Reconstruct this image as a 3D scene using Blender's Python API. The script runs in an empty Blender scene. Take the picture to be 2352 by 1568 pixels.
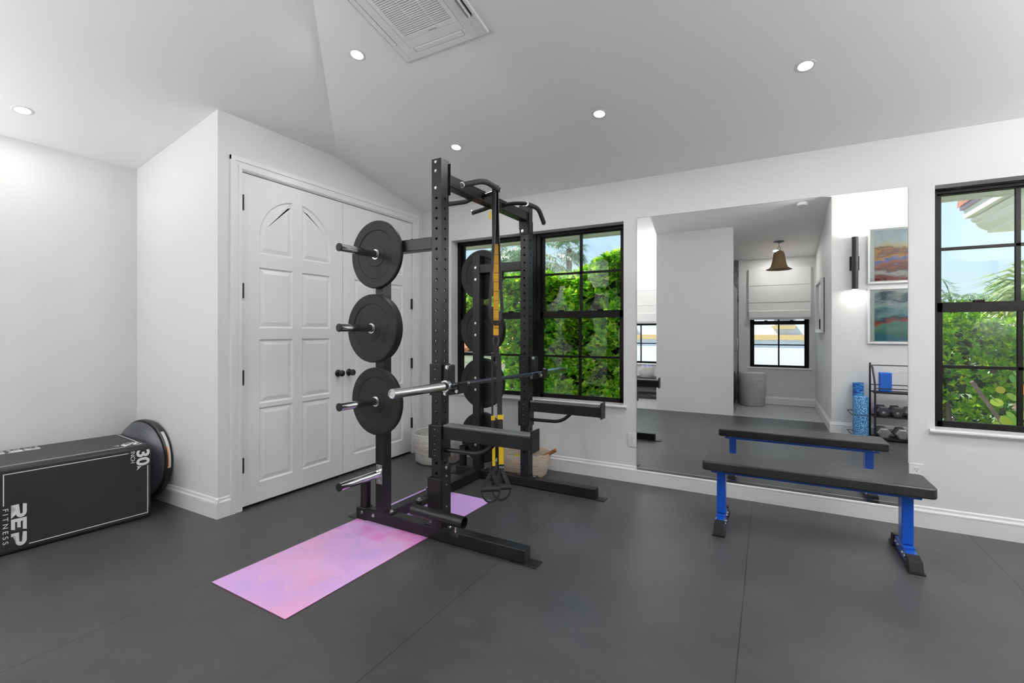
import bpy, bmesh, math, random
from mathutils import Vector, Matrix
R = math.radians
PI = math.pi
S = bpy.context.scene
COL = S.collection
random.seed(7)

# ------------------------------------------------------------------ materials
def mat(name, col, rough=.5, metal=0., spec=.5, coat=0., emis=None, estr=0.):
    m = bpy.data.materials.new(name); m.use_nodes = True
    b = m.node_tree.nodes['Principled BSDF']
    b.inputs['Base Color'].default_value = (*col, 1)
    b.inputs['Roughness'].default_value = rough
    b.inputs['Metallic'].default_value = metal
    b.inputs['Specular IOR Level'].default_value = spec
    b.inputs['Coat Weight'].default_value = coat
    if emis:
        b.inputs['Emission Color'].default_value = (*emis, 1)
        b.inputs['Emission Strength'].default_value = estr
    return m
def nt(m): return m.node_tree.nodes, m.node_tree.links, m.node_tree.nodes['Principled BSDF']
def noise(m, scale, detail=4, coord='Object', rough=.5, stretch=None):
    n, l, b = nt(m)
    tc = n.new('ShaderNodeTexCoord'); mp = n.new('ShaderNodeMapping')
    if stretch: mp.inputs['Scale'].default_value = stretch
    l.new(tc.outputs[coord], mp.inputs[0])
    t = n.new('ShaderNodeTexNoise'); t.inputs['Scale'].default_value = scale
    t.inputs['Detail'].default_value = detail; t.inputs['Roughness'].default_value = rough
    l.new(mp.outputs[0], t.inputs['Vector'])
    return t
def ramp(m, src, stops, interp='LINEAR'):
    n, l, b = nt(m); r = n.new('ShaderNodeValToRGB'); cr = r.color_ramp; cr.interpolation = interp
    while len(cr.elements) < len(stops): cr.elements.new(.5)
    for e, (p, c) in zip(cr.elements, stops): e.position = p; e.color = (*c, 1)
    l.new(src, r.inputs[0]); return r
def varied(name, c1, c2, scale, rough=.5, bump=0., bscale=None, stretch=None, **k):
    m = mat(name, c1, rough, **k); n, l, b = nt(m)
    t = noise(m, scale, stretch=stretch)
    r = ramp(m, t.outputs[0], [(.3, c1), (.7, c2)]); l.new(r.outputs[0], b.inputs['Base Color'])
    if bump:
        t2 = noise(m, bscale or scale, stretch=stretch); bp = n.new('ShaderNodeBump')
        bp.inputs['Strength'].default_value = bump; bp.inputs['Distance'].default_value = .002
        l.new(t2.outputs[0], bp.inputs['Height']); l.new(bp.outputs[0], b.inputs['Normal'])
    return m
def math_(m, op, a, b_=None, c=None):
    n, l, _ = nt(m); x = n.new('ShaderNodeMath'); x.operation = op
    for i, v in enumerate((a, b_, c)):
        if v is None: continue
        if isinstance(v, (int, float)): x.inputs[i].default_value = v
        else: l.new(v, x.inputs[i])
    return x.outputs[0]
def mixc(m, fac, a, b_):
    n, l, _ = nt(m); x = n.new('ShaderNodeMix'); x.data_type = 'RGBA'
    if isinstance(fac, (int, float)): x.inputs[0].default_value = fac
    else: l.new(fac, x.inputs[0])
    for i, v in ((6, a), (7, b_)):
        if isinstance(v, tuple): x.inputs[i].default_value = (*v, 1)
        else: l.new(v, x.inputs[i])
    return x.outputs[2]

M = {}
M['wall'] = varied('wall_paint', (.75, .75, .75), (.78, .78, .78), 1.3, .6, spec=.2)
M['ceil'] = mat('ceiling_paint', (.93, .932, .935), .7, spec=.2)
M['trim'] = mat('trim_paint', (.84, .84, .845), .32)
M['door'] = mat('door_paint', (.84, .845, .85), .38)
M['black'] = varied('black_powder_coat', (.0075, .0075, .008), (.012, .012, .0125), 300, .36, bump=.06, bscale=900, spec=.32)
M['rubber'] = varied('black_rubber', (.012, .012, .012), (.018, .0175, .017), 14, .5, bump=.05, bscale=400, spec=.25)
M['plastic'] = mat('grey_liner_plastic', (.10, .10, .105), .38)
M['chrome'] = mat('chrome', (.78, .78, .80), .10, 1.)
M['steel'] = mat('brushed_steel', (.66, .66, .67), .22, 1.)
M['zinc'] = mat('zinc_bolt', (.75, .75, .74), .25, 1.)
M['shaft'] = mat('black_oxide_shaft', (.09, .09, .10), .3, 1.)
M['frame'] = mat('dark_bronze_window_frame', (.006, .005, .005), .4, spec=.2)
M['hinge'] = mat('matte_black_hardware', (.012, .012, .013), .4)
M['grip'] = varied('foam_grip', (.014, .014, .014), (.025, .025, .025), 60, .7)
M['vinyl'] = varied('black_vinyl', (.017, .017, .018), (.024, .024, .025), 40, .36, bump=.10, bscale=700)
M['blue'] = mat('blue_powder_coat', (.004, .085, .52), .3, coat=.3)
M['white_ink'] = mat('white_ink', (.80, .80, .80), .6)
M['boxcloth'] = varied('black_box_vinyl', (.010, .010, .010), (.017, .016, .016), 3, .42, bump=.3, bscale=2.2)
M['yellow'] = mat('yellow_webbing', (.86, .60, .01), .6)
M['amber'] = mat('amber_webbing', (.70, .36, .015), .6)
M['web'] = mat('black_webbing', (.012, .012, .013), .7)
M['band'] = mat('black_latex_band', (.022, .019, .024), .45)
M['orange_ink'] = mat('orange_label', (.85, .22, .03), .5)
M['brass'] = mat('brass_end', (.5, .42, .25), .3, 1.)
M['slot'] = mat('dark_slot', (.02, .02, .02), .6)
M['white_plastic'] = mat('white_plastic', (.80, .80, .80), .35)
M['ac'] = mat('cassette_plastic', (.83, .83, .83), .45)
M['cane'] = varied('woven_cane', (.20, .13, .065), (.36, .25, .13), 30, .7, bump=.5, bscale=60, stretch=(1, 1, 14))
M['shade'] = varied('linen_shade', (.80, .80, .80), (.86, .86, .85), 60, .9, stretch=(1, 1, 8))
M['tile'] = varied('pale_floor_tile', (.42, .43, .45), (.52, .53, .55), 1.5, .28)
M['stone'] = varied('grey_marble', (.05, .05, .055), (.32, .32, .33), 9, .25)
M['darkwood'] = varied('dark_stained_wood', (.03, .028, .027), (.07, .065, .06), 8, .45, stretch=(1, 6, 6))
M['handle_wood'] = varied('brown_wood', (.28, .10, .035), (.36, .15, .05), 20, .4)
M['bluecloth'] = varied('blue_cloth', (.03, .06, .22), (.55, .57, .62), 30, .9)
M['lens'] = mat('lit_lamp_lens', (1, 1, 1), .5, emis=(1, .985, .96), estr=9.)
M['yogablue'] = varied('blue_foam_block', (.006, .10, .50), (.008, .13, .56), 90, .6)
M['hexrub'] = varied('dark_grey_hex_rubber', (.035, .037, .045), (.05, .052, .06), 60, .5)
M['hexmet'] = varied('grey_hex_iron', (.22, .22, .23), (.32, .32, .33), 12, .35, metal=.6)
M['bosu'] = varied('speckled_grey_dome', (.02, .022, .03), (.10, .11, .13), 120, .35)
M['house'] = mat('neighbour_white_stucco', (.82, .83, .86), .8)
M['cream'] = mat('cream_stucco_trim', (.78, .72, .54), .8)
M['cornice'] = mat('cream_cornice', (.86, .80, .68), .8)
M['tanband'] = mat('tan_band', (.72, .50, .22), .8)
M['terra'] = varied('terracotta_tile', (.62, .15, .035), (.85, .30, .09), 3.5, .75, bump=.3, bscale=20)
M['oldtile'] = varied('weathered_tile_edge', (.18, .07, .07), (.65, .16, .05), 12, .8)
M['mauve'] = mat('mortar_mauve', (.42, .26, .42), .9)
M['bark'] = varied('palm_bark', (.16, .10, .07), (.34, .24, .18), 6, .9, bump=.5, bscale=20)
M['soil'] = varied('lawn_far_below', (.10, .16, .05), (.20, .26, .10), .6, .9)
M['pale'] = varied('pale_paving_below', (.55, .56, .55), (.7, .7, .7), .4, .9)

def leafmat(name, stops, trans=.35, rough=.35):
    m = mat(name, stops[0][1], rough); n, l, b = nt(m)
    g = n.new('ShaderNodeNewGeometry')
    r = ramp(m, g.outputs['Random Per Island'], stops)
    l.new(r.outputs[0], b.inputs['Base Color'])
    t = n.new('ShaderNodeBsdfTranslucent'); l.new(r.outputs[0], t.inputs[0])
    mx = n.new('ShaderNodeMixShader'); mx.inputs[0].default_value = trans
    l.new(b.outputs[0], mx.inputs[1]); l.new(t.outputs[0], mx.inputs[2])
    l.new(mx.outputs[0], n['Material Output'].inputs[0]); return m
M['hedge'] = leafmat('glossy_hedge_leaves', [(0, (.08, .28, .015)), (.4, (.24, .56, .02)), (.75, (.50, .76, .03)), (1, (.74, .84, .06))], .42)
M['bush'] = leafmat('bright_bush_leaves', [(0, (.07, .24, .01)), (.5, (.20, .48, .01)), (1, (.46, .66, .01))])
M['ybush'] = leafmat('yellow_green_bush', [(0, (.28, .48, .01)), (1, (.75, .78, .02))])
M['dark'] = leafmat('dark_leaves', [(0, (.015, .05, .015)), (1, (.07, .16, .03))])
M['palm'] = leafmat('palm_fronds', [(0, (.10, .20, .08)), (.6, (.26, .38, .20)), (1, (.50, .58, .36))], .25)
M['fan'] = leafmat('fan_palm_leaves', [(0, (.22, .36, .14)), (.6, (.48, .58, .30)), (1, (.74, .72, .45))], .25)
M['grape'] = leafmat('sea_grape_leaves', [(0, (.12, .34, .04)), (.7, (.42, .58, .06)), (.88, (.62, .60, .05)), (.93, (.80, .22, .03)), (1, (.75, .15, .02))])

# speckled roller
m = mat('blue_speckled_foam', (.01, .15, .5), .7); M['speck'] = m; n, l, b = nt(m)
t = noise(m, 95, 3, rough=.7); r = ramp(m, t.outputs[0], [(.44, (.004, .07, .30)), (.50, (.01, .26, .66)), (.56, (.35, .66, .86))]); l.new(r.outputs[0], b.inputs['Base Color'])
m = mat('blue_streaked_mat', (.01, .1, .5), .7); M['streak'] = m; n, l, b = nt(m)
t = noise(m, 16, 3, stretch=(1, 1, 7)); r = ramp(m, t.outputs[0], [(.40, (.004, .03, .16)), (.52, (.01, .10, .55)), (.62, (.02, .5, .65)), (.68, (.5, .75, .5))]); l.new(r.outputs[0], b.inputs['Base Color'])

# baskets: coiled rope
def ropemat(name, c1, c2, c3):
    m = mat(name, c1, .9); n, l, b = nt(m)
    tc = n.new('ShaderNodeTexCoord'); sp = n.new('ShaderNodeSeparateXYZ'); l.new(tc.outputs['Object'], sp.inputs[0])
    t = noise(m, 5, 2, stretch=(.4, .4, 7)); t2 = noise(m, 130, 2, stretch=(1, 1, .4))
    s = math_(m, 'SINE', math_(m, 'MULTIPLY', sp.outputs[2], 2*PI/.0105))
    c = ramp(m, t.outputs[0], [(.35, c1), (.5, c2), (.62, c3)])
    k = mixc(m, math_(m, 'MULTIPLY', math_(m, 'GREATER_THAN', t2.outputs[0], .60), .35), c.outputs[0], (.25, .18, .16))
    l.new(k, b.inputs['Base Color'])
    bp = n.new('ShaderNodeBump'); bp.inputs['Strength'].default_value = .8; bp.inputs['Distance'].default_value = .004
    l.new(s, bp.inputs['Height']); l.new(bp.outputs[0], b.inputs['Normal']); return m
M['rope1'] = ropemat('white_rope_coil', (.72, .70, .67), (.80, .80, .79), (.68, .62, .58))
M['rope2'] = ropemat('tan_rope_coil', (.66, .52, .42), (.78, .70, .62), (.72, .55, .44))
M['hamperm'] = ropemat('white_hamper_weave', (.62, .62, .61), (.70, .70, .69), (.66, .65, .63))

# rubber floor
m = mat('rubber_floor', (.05, .05, .05), .42); M['floor'] = m; n, l, b = nt(m)
tc = n.new('ShaderNodeTexCoord'); sp = n.new('ShaderNodeSeparateXYZ'); l.new(tc.outputs['Object'], sp.inputs[0])
def seam(coord, off, per, w):
    f = math_(m, 'FRACT', math_(m, 'DIVIDE', math_(m, 'SUBTRACT', coord, off), per))
    a = math_(m, 'ABSOLUTE', math_(m, 'SUBTRACT', f, .5)); return math_(m, 'GREATER_THAN', a, .5 - w/per)
sx = seam(sp.outputs[0], .79+10*1.22-12.2, 1.22, .0022)
row = math_(m, 'FLOOR', math_(m, 'DIVIDE', math_(m, 'SUBTRACT', sp.outputs[0], .79), 1.22))
yy = math_(m, 'ADD', sp.outputs[1], math_(m, 'MULTIPLY', math_(m, 'MODULO', math_(m, 'ADD', row, 10), 2.), .915))
sy = seam(yy, -.25, 1.83, .0018)
sm = sx
big = noise(m, 1.3, 6, rough=.65); mid = noise(m, 5, 6, rough=.7, stretch=(1, 3, 1)); fine = noise(m, 260, 2)
c = ramp(m, big.outputs[0], [(.3, (.032, .032, .033)), (.7, (.062, .062, .064))])
c2 = mixc(m, math_(m, 'MULTIPLY', ramp(m, mid.outputs[0], [(.52, (0, 0, 0)), (.75, (1, 1, 1))]).outputs[0], .35), c.outputs[0], (.10, .10, .10))
c3 = mixc(m, math_(m, 'MULTIPLY', math_(m, 'SUBTRACT', fine.outputs[0], .35), .5), c2, (.12, .12, .125))
c4 = mixc(m, sm, c3, (.006, .006, .006)); l.new(c4, b.inputs['Base Color'])
rr = n.new('ShaderNodeMapRange'); l.new(mid.outputs[0], rr.inputs[0]); rr.inputs[3].default_value = .28; rr.inputs[4].default_value = .46; l.new(rr.outputs[0], b.inputs['Roughness'])
bp = n.new('ShaderNodeBump'); bp.inputs['Strength'].default_value = .35; bp.inputs['Distance'].default_value = .001
l.new(math_(m, 'SUBTRACT', fine.outputs[0], math_(m, 'MULTIPLY', sm, 3.)), bp.inputs['Height']); l.new(bp.outputs[0], b.inputs['Normal'])

# yoga mat (object space: x across 0..0.61, y along 0..1.73)
m = mat('pink_lavender_mat', (.8, .4, .7), .62); M['mat'] = m; n, l, b = nt(m)
tc = n.new('ShaderNodeTexCoord'); sp = n.new('ShaderNodeSeparateXYZ'); l.new(tc.outputs['Object'], sp.inputs[0])
t = noise(m, 2.6, 3, rough=.4)
base = ramp(m, t.outputs[0], [(.30, (.58, .38, .80)), (.46, (.70, .42, .78)), (.58, (.78, .42, .72)), (.72, (.82, .40, .66))])
yf = n.new('ShaderNodeMapRange'); l.new(sp.outputs[1], yf.inputs[0]); yf.inputs[1].default_value = .95; yf.inputs[2].default_value = 1.15
hot = mixc(m, math_(m, 'MULTIPLY', math_(m, 'MULTIPLY', yf.outputs[0], math_(m, 'SUBTRACT', 1., math_(m, 'GREATER_THAN', sp.outputs[1], 1.13))), .0), base.outputs[0], (.72, .12, .45))
bandw = math_(m, 'MULTIPLY', math_(m, 'COMPARE', sp.outputs[1], .90, .14), .55)
tn = noise(m, 5, 2); bandw = math_(m, 'MULTIPLY', bandw, ramp(m, tn.outputs[0], [(.42, (0, 0, 0)), (.62, (1, 1, 1))]).outputs[0])
c1 = mixc(m, bandw, hot, (.70, .14, .55))
lav = n.new('ShaderNodeMapRange'); l.new(sp.outputs[1], lav.inputs[0]); lav.inputs[1].default_value = 1.0; lav.inputs[2].default_value = 1.25
c2 = mixc(m, math_(m, 'MULTIPLY', lav.outputs[0], .75), c1, (.55, .36, .82))
# lotus mandala
dx = math_(m, 'SUBTRACT', sp.outputs[0], .30); dy = math_(m, 'SUBTRACT', sp.outputs[1], .45)
rad = math_(m, 'SQRT', math_(m, 'ADD', math_(m, 'MULTIPLY', dx, dx), math_(m, 'MULTIPLY', math_(m, 'MULTIPLY', dy, .8), math_(m, 'MULTIPLY', dy, .8))))
ang = math_(m, 'ARCTAN2', dx, dy)
pet = math_(m, 'ABSOLUTE', math_(m, 'SINE', math_(m, 'MULTIPLY', ang, 4.)))
env = math_(m, 'ADD', .12, math_(m, 'MULTIPLY', pet, .19))
ins = math_(m, 'LESS_THAN', rad, env)
lines = math_(m, 'GREATER_THAN', math_(m, 'SINE', math_(m, 'MULTIPLY', math_(m, 'DIVIDE', rad, env), 38.)), .1)
scr = noise(m, 30, 3, rough=.6); sc = math_(m, 'COMPARE', scr.outputs[0], .5, .035)
pat = math_(m, 'MULTIPLY', ins, math_(m, 'ADD', math_(m, 'MULTIPLY', lines, .5), math_(m, 'MULTIPLY', sc, .5)))
c3 = mixc(m, math_(m, 'MULTIPLY', pat, .45), c2, (.86, .48, .70)); l.new(c3, b.inputs['Base Color'])
M['matside'] = mat('mat_plum_side', (.16, .04, .10), .8)

# glass & mirror
m = bpy.data.materials.new('window_glass'); m.use_nodes = True; n = m.node_tree.nodes; l = m.node_tree.links
n.remove(n['Principled BSDF']); tr = n.new('ShaderNodeBsdfTransparent'); gl = n.new('ShaderNodeBsdfGlossy'); gl.inputs['Roughness'].default_value = 0
fr = n.new('ShaderNodeFresnel'); fr.inputs[0].default_value = 1.45; tr.inputs[0].default_value = (.96, .98, .97, 1)
mx = n.new('ShaderNodeMixShader'); l.new(fr.outputs[0], mx.inputs[0]); l.new(tr.outputs[0], mx.inputs[1]); l.new(gl.outputs[0], mx.inputs[2])
l.new(mx.outputs[0], n['Material Output'].inputs[0]); M['glass'] = m
M['mirror'] = mat('mirror_silver', (.93, .94, .935), 0., 1.)
M['mirror_edge'] = mat('mirror_dark_edge', (.03, .035, .035), .2)

def artmat(name, layers):
    m = mat(name, (.5, .5, .5), .25); n, l, b = nt(m)
    tc = n.new('ShaderNodeTexCoord'); sp = n.new('ShaderNodeSeparateXYZ'); l.new(tc.outputs['Object'], sp.inputs[0])
    t = noise(m, 3.2, 5, rough=.6, stretch=(1, 1, 2.2))
    h = math_(m, 'ADD', sp.outputs[2], math_(m, 'MULTIPLY', math_(m, 'SUBTRACT', t.outputs[0], .5), .55))
    h = math_(m, 'ADD', math_(m, 'DIVIDE', h, .62), 0.)
    r = ramp(m, h, layers); l.new(r.outputs[0], b.inputs['Base Color']); return m
M['art1'] = artmat('amber_abstract_print', [(0, (.25, .02, .02)), (.12, (.55, .55, .55)), (.22, (.16, .02, .02)), (.34, (.45, .10, .03)), (.42, (.05, .15, .5)), (.48, (.65, .30, .04)), (.58, (.20, .05, .02)), (.66, (.60, .50, .25)), (.80, (.50, .58, .62)), (1, (.35, .45, .55))])
M['art2'] = artmat('teal_abstract_print', [(0, (.04, .22, .32)), (.15, (.08, .30, .26)), (.30, (.20, .42, .34)), (.40, (.45, .08, .06)), (.46, (.03, .10, .16)), (.58, (.25, .45, .50)), (.72, (.60, .68, .70)), (.85, (.10, .18, .22)), (1, (.70, .70, .70))])

# ------------------------------------------------------------------ mesh helpers
class MB:
    def __init__(s, off=(0, 0, 0)): s.bm = bmesh.new(); s.o = Vector(off); s.mi = 0
    def face(s, vs):
        try: f = s.bm.faces.new(vs); f.material_index = s.mi; return f
        except ValueError: return None
    def v(s, p): return s.bm.verts.new(Vector(p) - s.o)
    def box(s, x0, x1, y0, y1, z0, z1):
        v = [s.v((x, y, z)) for x in (x0, x1) for y in (y0, y1) for z in (z0, z1)]
        for q in ((0, 1, 3, 2), (4, 6, 7, 5), (0, 4, 5, 1), (2, 3, 7, 6), (0, 2, 6, 4), (1, 5, 7, 3)): s.face([v[i] for i in q])
        return s
    def poly(s, pts): return s.face([s.v(p) for p in pts])
    def prism(s, pts, d):
        d = Vector(d); a = [s.v(p) for p in pts]; b = [s.v(Vector(p) + d) for p in pts]
        s.face(a[::-1]); s.face(b)
        for i in range(len(a)): j = (i+1) % len(a); s.face([a[i], a[j], b[j], b[i]])
        return s
    def tube(s, path, r, n=12, cap=True, r_in=0., flat=None):
        P = [Vector(p) for p in path]; rings = []; T = []
        for i in range(len(P)):
            t = (P[min(i+1, len(P)-1)] - P[max(i-1, 0)]).normalized(); T.append(t)
        up = Vector((0, 0, 1)) if abs(T[0].z) < .9 else Vector((1, 0, 0))
        nrm = T[0].cross(up).normalized()
        for i, t in enumerate(T):
            nrm = (nrm - t*nrm.dot(t)).normalized(); bn = t.cross(nrm)
            rr = r[i] if isinstance(r, (list, tuple)) else r
            rings.append([s.v(P[i] + nrm*math.cos(2*PI*k/n)*rr + bn*math.sin(2*PI*k/n)*rr) for k in range(n)])
        for a, b in zip(rings, rings[1:]):
            for k in range(n): s.face([a[k], a[(k+1) % n], b[(k+1) % n], b[k]])
        if cap: s.face(rings[0][::-1]); s.face(rings[-1])
        return s
    def cyl(s, a, b, r, n=20, cap=True): return s.tube([a, b], r, n, cap)
    def lathe(s, prof, c=(0, 0, 0), axis=(0, 0, 1), n=32, sx=1., sy=1.):
        ax = Vector(axis).normalized(); u = ax.orthogonal().normalized(); w = ax.cross(u); C = Vector(c)
        if abs(ax.z) > .99: u = Vector((1, 0, 0)); w = Vector((0, ax.z, 0))
        rings = []
        for r, h in prof:
            if r < 1e-6: rings.append([s.v(C + ax*h)])
            else: rings.append([s.v(C + ax*h + u*math.cos(2*PI*k/n)*r*sx + w*math.sin(2*PI*k/n)*r*sy) for k in range(n)])
        for a, b in zip(rings, rings[1:]):
            for k in range(n):
                j = (k+1) % n
                if len(a) == 1 and len(b) == 1: continue
                if len(a) == 1: s.face([a[0], b[k], b[j]][::-1])
                elif len(b) == 1: s.face([a[k], a[j], b[0]])
                else: s.face([a[k], a[j], b[j], b[k]])
        return s
    def strip(s, path, w, side, th=.002):
        """flat webbing: path points, width direction vector per strip"""
        P = [Vector(p) for p in path]; sd = Vector(side).normalized()*w/2; A = []
        for i, p in enumerate(P):
            t = (P[min(i+1, len(P)-1)] - P[max(i-1, 0)]).normalized(); nn = t.cross(sd).normalized()*th/2
            A.append([s.v(p+sd+nn), s.v(p-sd+nn), s.v(p-sd-nn), s.v(p+sd-nn)])
        for a, b in zip(A, A[1:]):
            for k in range(4): s.face([a[k], a[(k+1) % 4], b[(k+1) % 4], b[k]])
        s.face(A[0][::-1]); s.face(A[-1]); return s
    def build(s, name, m, parent=None, smooth=False, bevel=0., solid=0., seg=2, loc=None, angle=35):
        bmesh.ops.recalc_face_normals(s.bm, faces=s.bm.faces)
        me = bpy.data.meshes.new(name); s.bm.to_mesh(me); s.bm.free()
        for k in (m if isinstance(m, (list, tuple)) else [m]): me.materials.append(M[k])
        o = bpy.data.objects.new(name, me); COL.objects.link(o)
        if parent: o.parent = parent
        elif s.o.length: o.location = s.o
        if loc: o.location = loc
        if smooth:
            for p in me.polygons: p.use_smooth = True
            try: me.set_sharp_from_angle(angle=R(angle))
            except Exception: pass
        if solid:
            md = o.modifiers.new('Solid', 'SOLIDIFY'); md.thickness = abs(solid); md.offset = -1 if solid > 0 else 1
        if bevel:
            md = o.modifiers.new('Bevel', 'BEVEL'); md.width = bevel; md.segments = seg; md.limit_method = 'ANGLE'; md.angle_limit = R(40)
        return o
def raw(name, V, F, m, parent=None, smooth=False):
    me = bpy.data.meshes.new(name); me.from_pydata(V, [], F); me.materials.append(M[m])
    o = bpy.data.objects.new(name, me); COL.objects.link(o)
    if parent: o.parent = parent
    return o
def tag(o, label=None, cat=None, group=None, kind=None):
    if label: o['label'] = label
    if cat: o['category'] = cat
    if group: o['group'] = group
    if kind: o['kind'] = kind
    return o
def thing(name, label, cat, loc=(0, 0, 0), rot=(0, 0, 0), group=None, kind=None):
    o = bpy.data.objects.new(name, None); o.empty_display_size = .1; COL.objects.link(o)
    o.location = loc; o.rotation_euler = rot; return tag(o, label, cat, group, kind)
def copy_tree(o, parent=None):
    c = o.copy(); COL.objects.link(c); c.parent = parent
    for ch in [k for k in COL.objects if k.parent == o]: copy_tree(ch, c)
    return c
def text(name, body, size, origin, xdir, ydir, m, parent, ext=.0006, sx=1., align='LEFT', offset=0.):
    cu = bpy.data.curves.new(name+'_curve', 'FONT'); cu.body = body; cu.size = size; cu.extrude = ext; cu.align_x = align; cu.offset = offset
    tmp = bpy.data.objects.new('tmp', cu); COL.objects.link(tmp)
    dg = bpy.context.evaluated_depsgraph_get(); dg.update()
    me = bpy.data.meshes.new_from_object(tmp.evaluated_get(dg)); bpy.data.objects.remove(tmp)
    X = Vector(xdir).normalized(); Y = Vector(ydir).normalized(); Z = X.cross(Y)
    mt = Matrix((X*sx, Y, Z)).transposed().to_4x4(); mt.translation = Vector(origin)
    me.transform(mt); me.materials.clear(); me.materials.append(M[m])
    o = bpy.data.objects.new(name, me); COL.objects.link(o); o.parent = parent; return o

# ------------------------------------------------------------------ room shell
XW, XE, YS, ZP, K = -1.14, 6.15, -5.52, 2.602, .2
def ceilz(x, y): return ZP + K*min(-y, y-YS, x-XW, XE-x)
hy = YS/2; rz = ZP + K*(-hy)
mb = MB(); A = (XW-.2, .2); e = .2
c1, c2, c3, c4 = (XW-e, e, ZP-K*e), (XE+e, e, ZP-K*e), (XE+e, YS-e, ZP-K*e), (XW-e, YS-e, ZP-K*e)
r1, r2 = (XW-hy, hy, rz), (XE+hy, hy, rz)
for q in ((c1, c2, r2, r1), (c3, c4, r1, r2), (c4, c1, r1), (c2, c3, r2)):
    mb.prism(q, (0, 0, .14))
tag(mb.build('ceiling', 'ceil'), kind='structure')
def struct(o): return tag(o, kind='structure')

def wall_with_holes(name, y0, y1, x0, x1, z1, holes, m='wall'):
    mb = MB(); xs = x0
    for (a, b, c, d) in sorted(holes):
        mb.box(xs, a, y0, y1, -.1, z1); mb.box(a, b, y0, y1, -.1, c); mb.box(a, b, y0, y1, d, z1); xs = b
    mb.box(xs, x1, y0, y1, -.1, z1)
    return struct(mb.build(name, m))
ZT = ZP + .02
W1 = (.40, 2.235, .64, 2.25); W3 = (4.293, 5.175, .64, 2.25)
WB1 = (3.04, 3.955, .64, 2.25); WB2 = (.62, 1.48, .64, 2.25)
wall_with_holes('wall_north', 0, .2, XW-.2, XE+.2, ZT-.015, [W1, W3])
wall_with_holes('wall_south', YS-.2, YS, XW-.2, XE+.2, ZT-.015, [WB2, WB1])
struct(MB().box(XW-.2, XW, YS, 0, -.1, ZT-.005).build('wall_west', 'wall'))
struct(MB().box(XE, XE+.2, YS, 0, -.1, ZT-.005).build('wall_east', 'wall'))
YC = -2.168
# closet front wall with door opening
mb = MB(); DY0, DY1, DZ = -2.002, -.160, 2.457
mb.prism([(0, YC, -.05), (0, DY0, -.05), (0, DY0, ceilz(0, DY0)+.01), (0, YC, ceilz(0, YC)+.01)], (-.12, 0, 0))
mb.prism([(0, DY0, DZ), (0, DY1, DZ), (0, DY1, ceilz(0, DY1)+.01), (0, XW, ceilz(0, XW)+.01), (0, DY0, ceilz(0, DY0)+.01)], (-.12, 0, 0))
mb.prism([(0, DY1, -.05), (0, 0, -.05), (0, 0, ceilz(0, 0)+.01), (0, DY1, ceilz(0, DY1)+.01)], (-.12, 0, 0))
mb.prism([(XW, YC, -.05), (-.12, YC, -.05), (-.12, YC, ceilz(-.12, YC)+.01), (XW, YC, ceilz(XW, YC)+.01)], (0, .12, 0))
bmesh.ops.remove_doubles(mb.bm, verts=mb.bm.verts, dist=1e-4)
struct(mb.build('wall_closet', 'wall'))
# rounded corner bead of the closet
struct(MB().cyl((-.012, YC+.012, 0), (-.012, YC+.012, 2.83), .0125, 16).build('trim_1', 'wall', smooth=True))
# partition block behind the camera, picture wall and passage wall
PX0, PX1, PY = 1.70, 2.857, -3.965
mb = MB()
def cz(x, y): return ceilz(x, y)+.01
mb.prism([(PX0, PY, -.05), (PX1, PY, -.05), (PX1, PY, cz(PX1, PY)), (PX0, PY, cz(PX0, PY))], (0, -.13, 0))
struct(mb.build('wall_partition', 'wall', bevel=.006))
mb = MB(); mb.prism([(PX0, PY-.13, -.05), (PX0, YS, -.05), (PX0, YS, ZP), (PX0, PY-.13, cz(PX0, PY-.13))], (.12, 0, 0))
struct(mb.build('wall_bath', 'wall'))
JX, AY = 4.045, -3.226
mb = MB()
mb.prism([(JX, AY, -.05), (XE, AY, -.05), (XE, AY, ZP+.01), (JX, AY, cz(JX, AY))], (0, -.12, 0))
mb.prism([(JX, AY-.12, -.05), (JX, YS, -.05), (JX, YS, ZP), (JX, -3.415, cz(JX, -3.415)), (JX, AY-.12, cz(JX, AY-.12))], (.12, 0, 0))
struct(mb.build('wall_alcove', 'wall', bevel=.006))
struct(MB().box(XW, XE, -3.95, 0, -.03, 0).build('floor', 'floor'))
struct(MB().box(XW, XE, YS, -3.95, -.04, -.006).build('floor_tile', 'tile'))
# shower: stone lining, curb, glass
struct(MB().box(1.82, 2.857, YS, YS+.02, -.006, 2.60).build('wall_shower', 'stone'))
sh = thing('glass_shower_door', 'clear glass shower door with chrome pull beside the partition wall', 'shower door', (2.855, -4.7, 0))
MB((2.855, -4.7, 0)).box(2.80, 2.857, YS+.02, PY-.135, -.006, .10).build('curb', 'stone', sh)
MB((2.855, -4.7, 0)).box(2.838, 2.846, -5.3, PY-.135, .102, 2.05).build('glass_pane', 'glass', sh)
MB((2.855, -4.7, 0)).tube([(2.846, -4.3, .98), (2.89, -4.3, .98), (2.90, -4.3, 1.0), (2.90, -4.3, 1.16), (2.89, -4.3, 1.18), (2.846, -4.3, 1.18)], .007, 10).build('pull_handle', 'chrome', sh, smooth=True)

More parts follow.
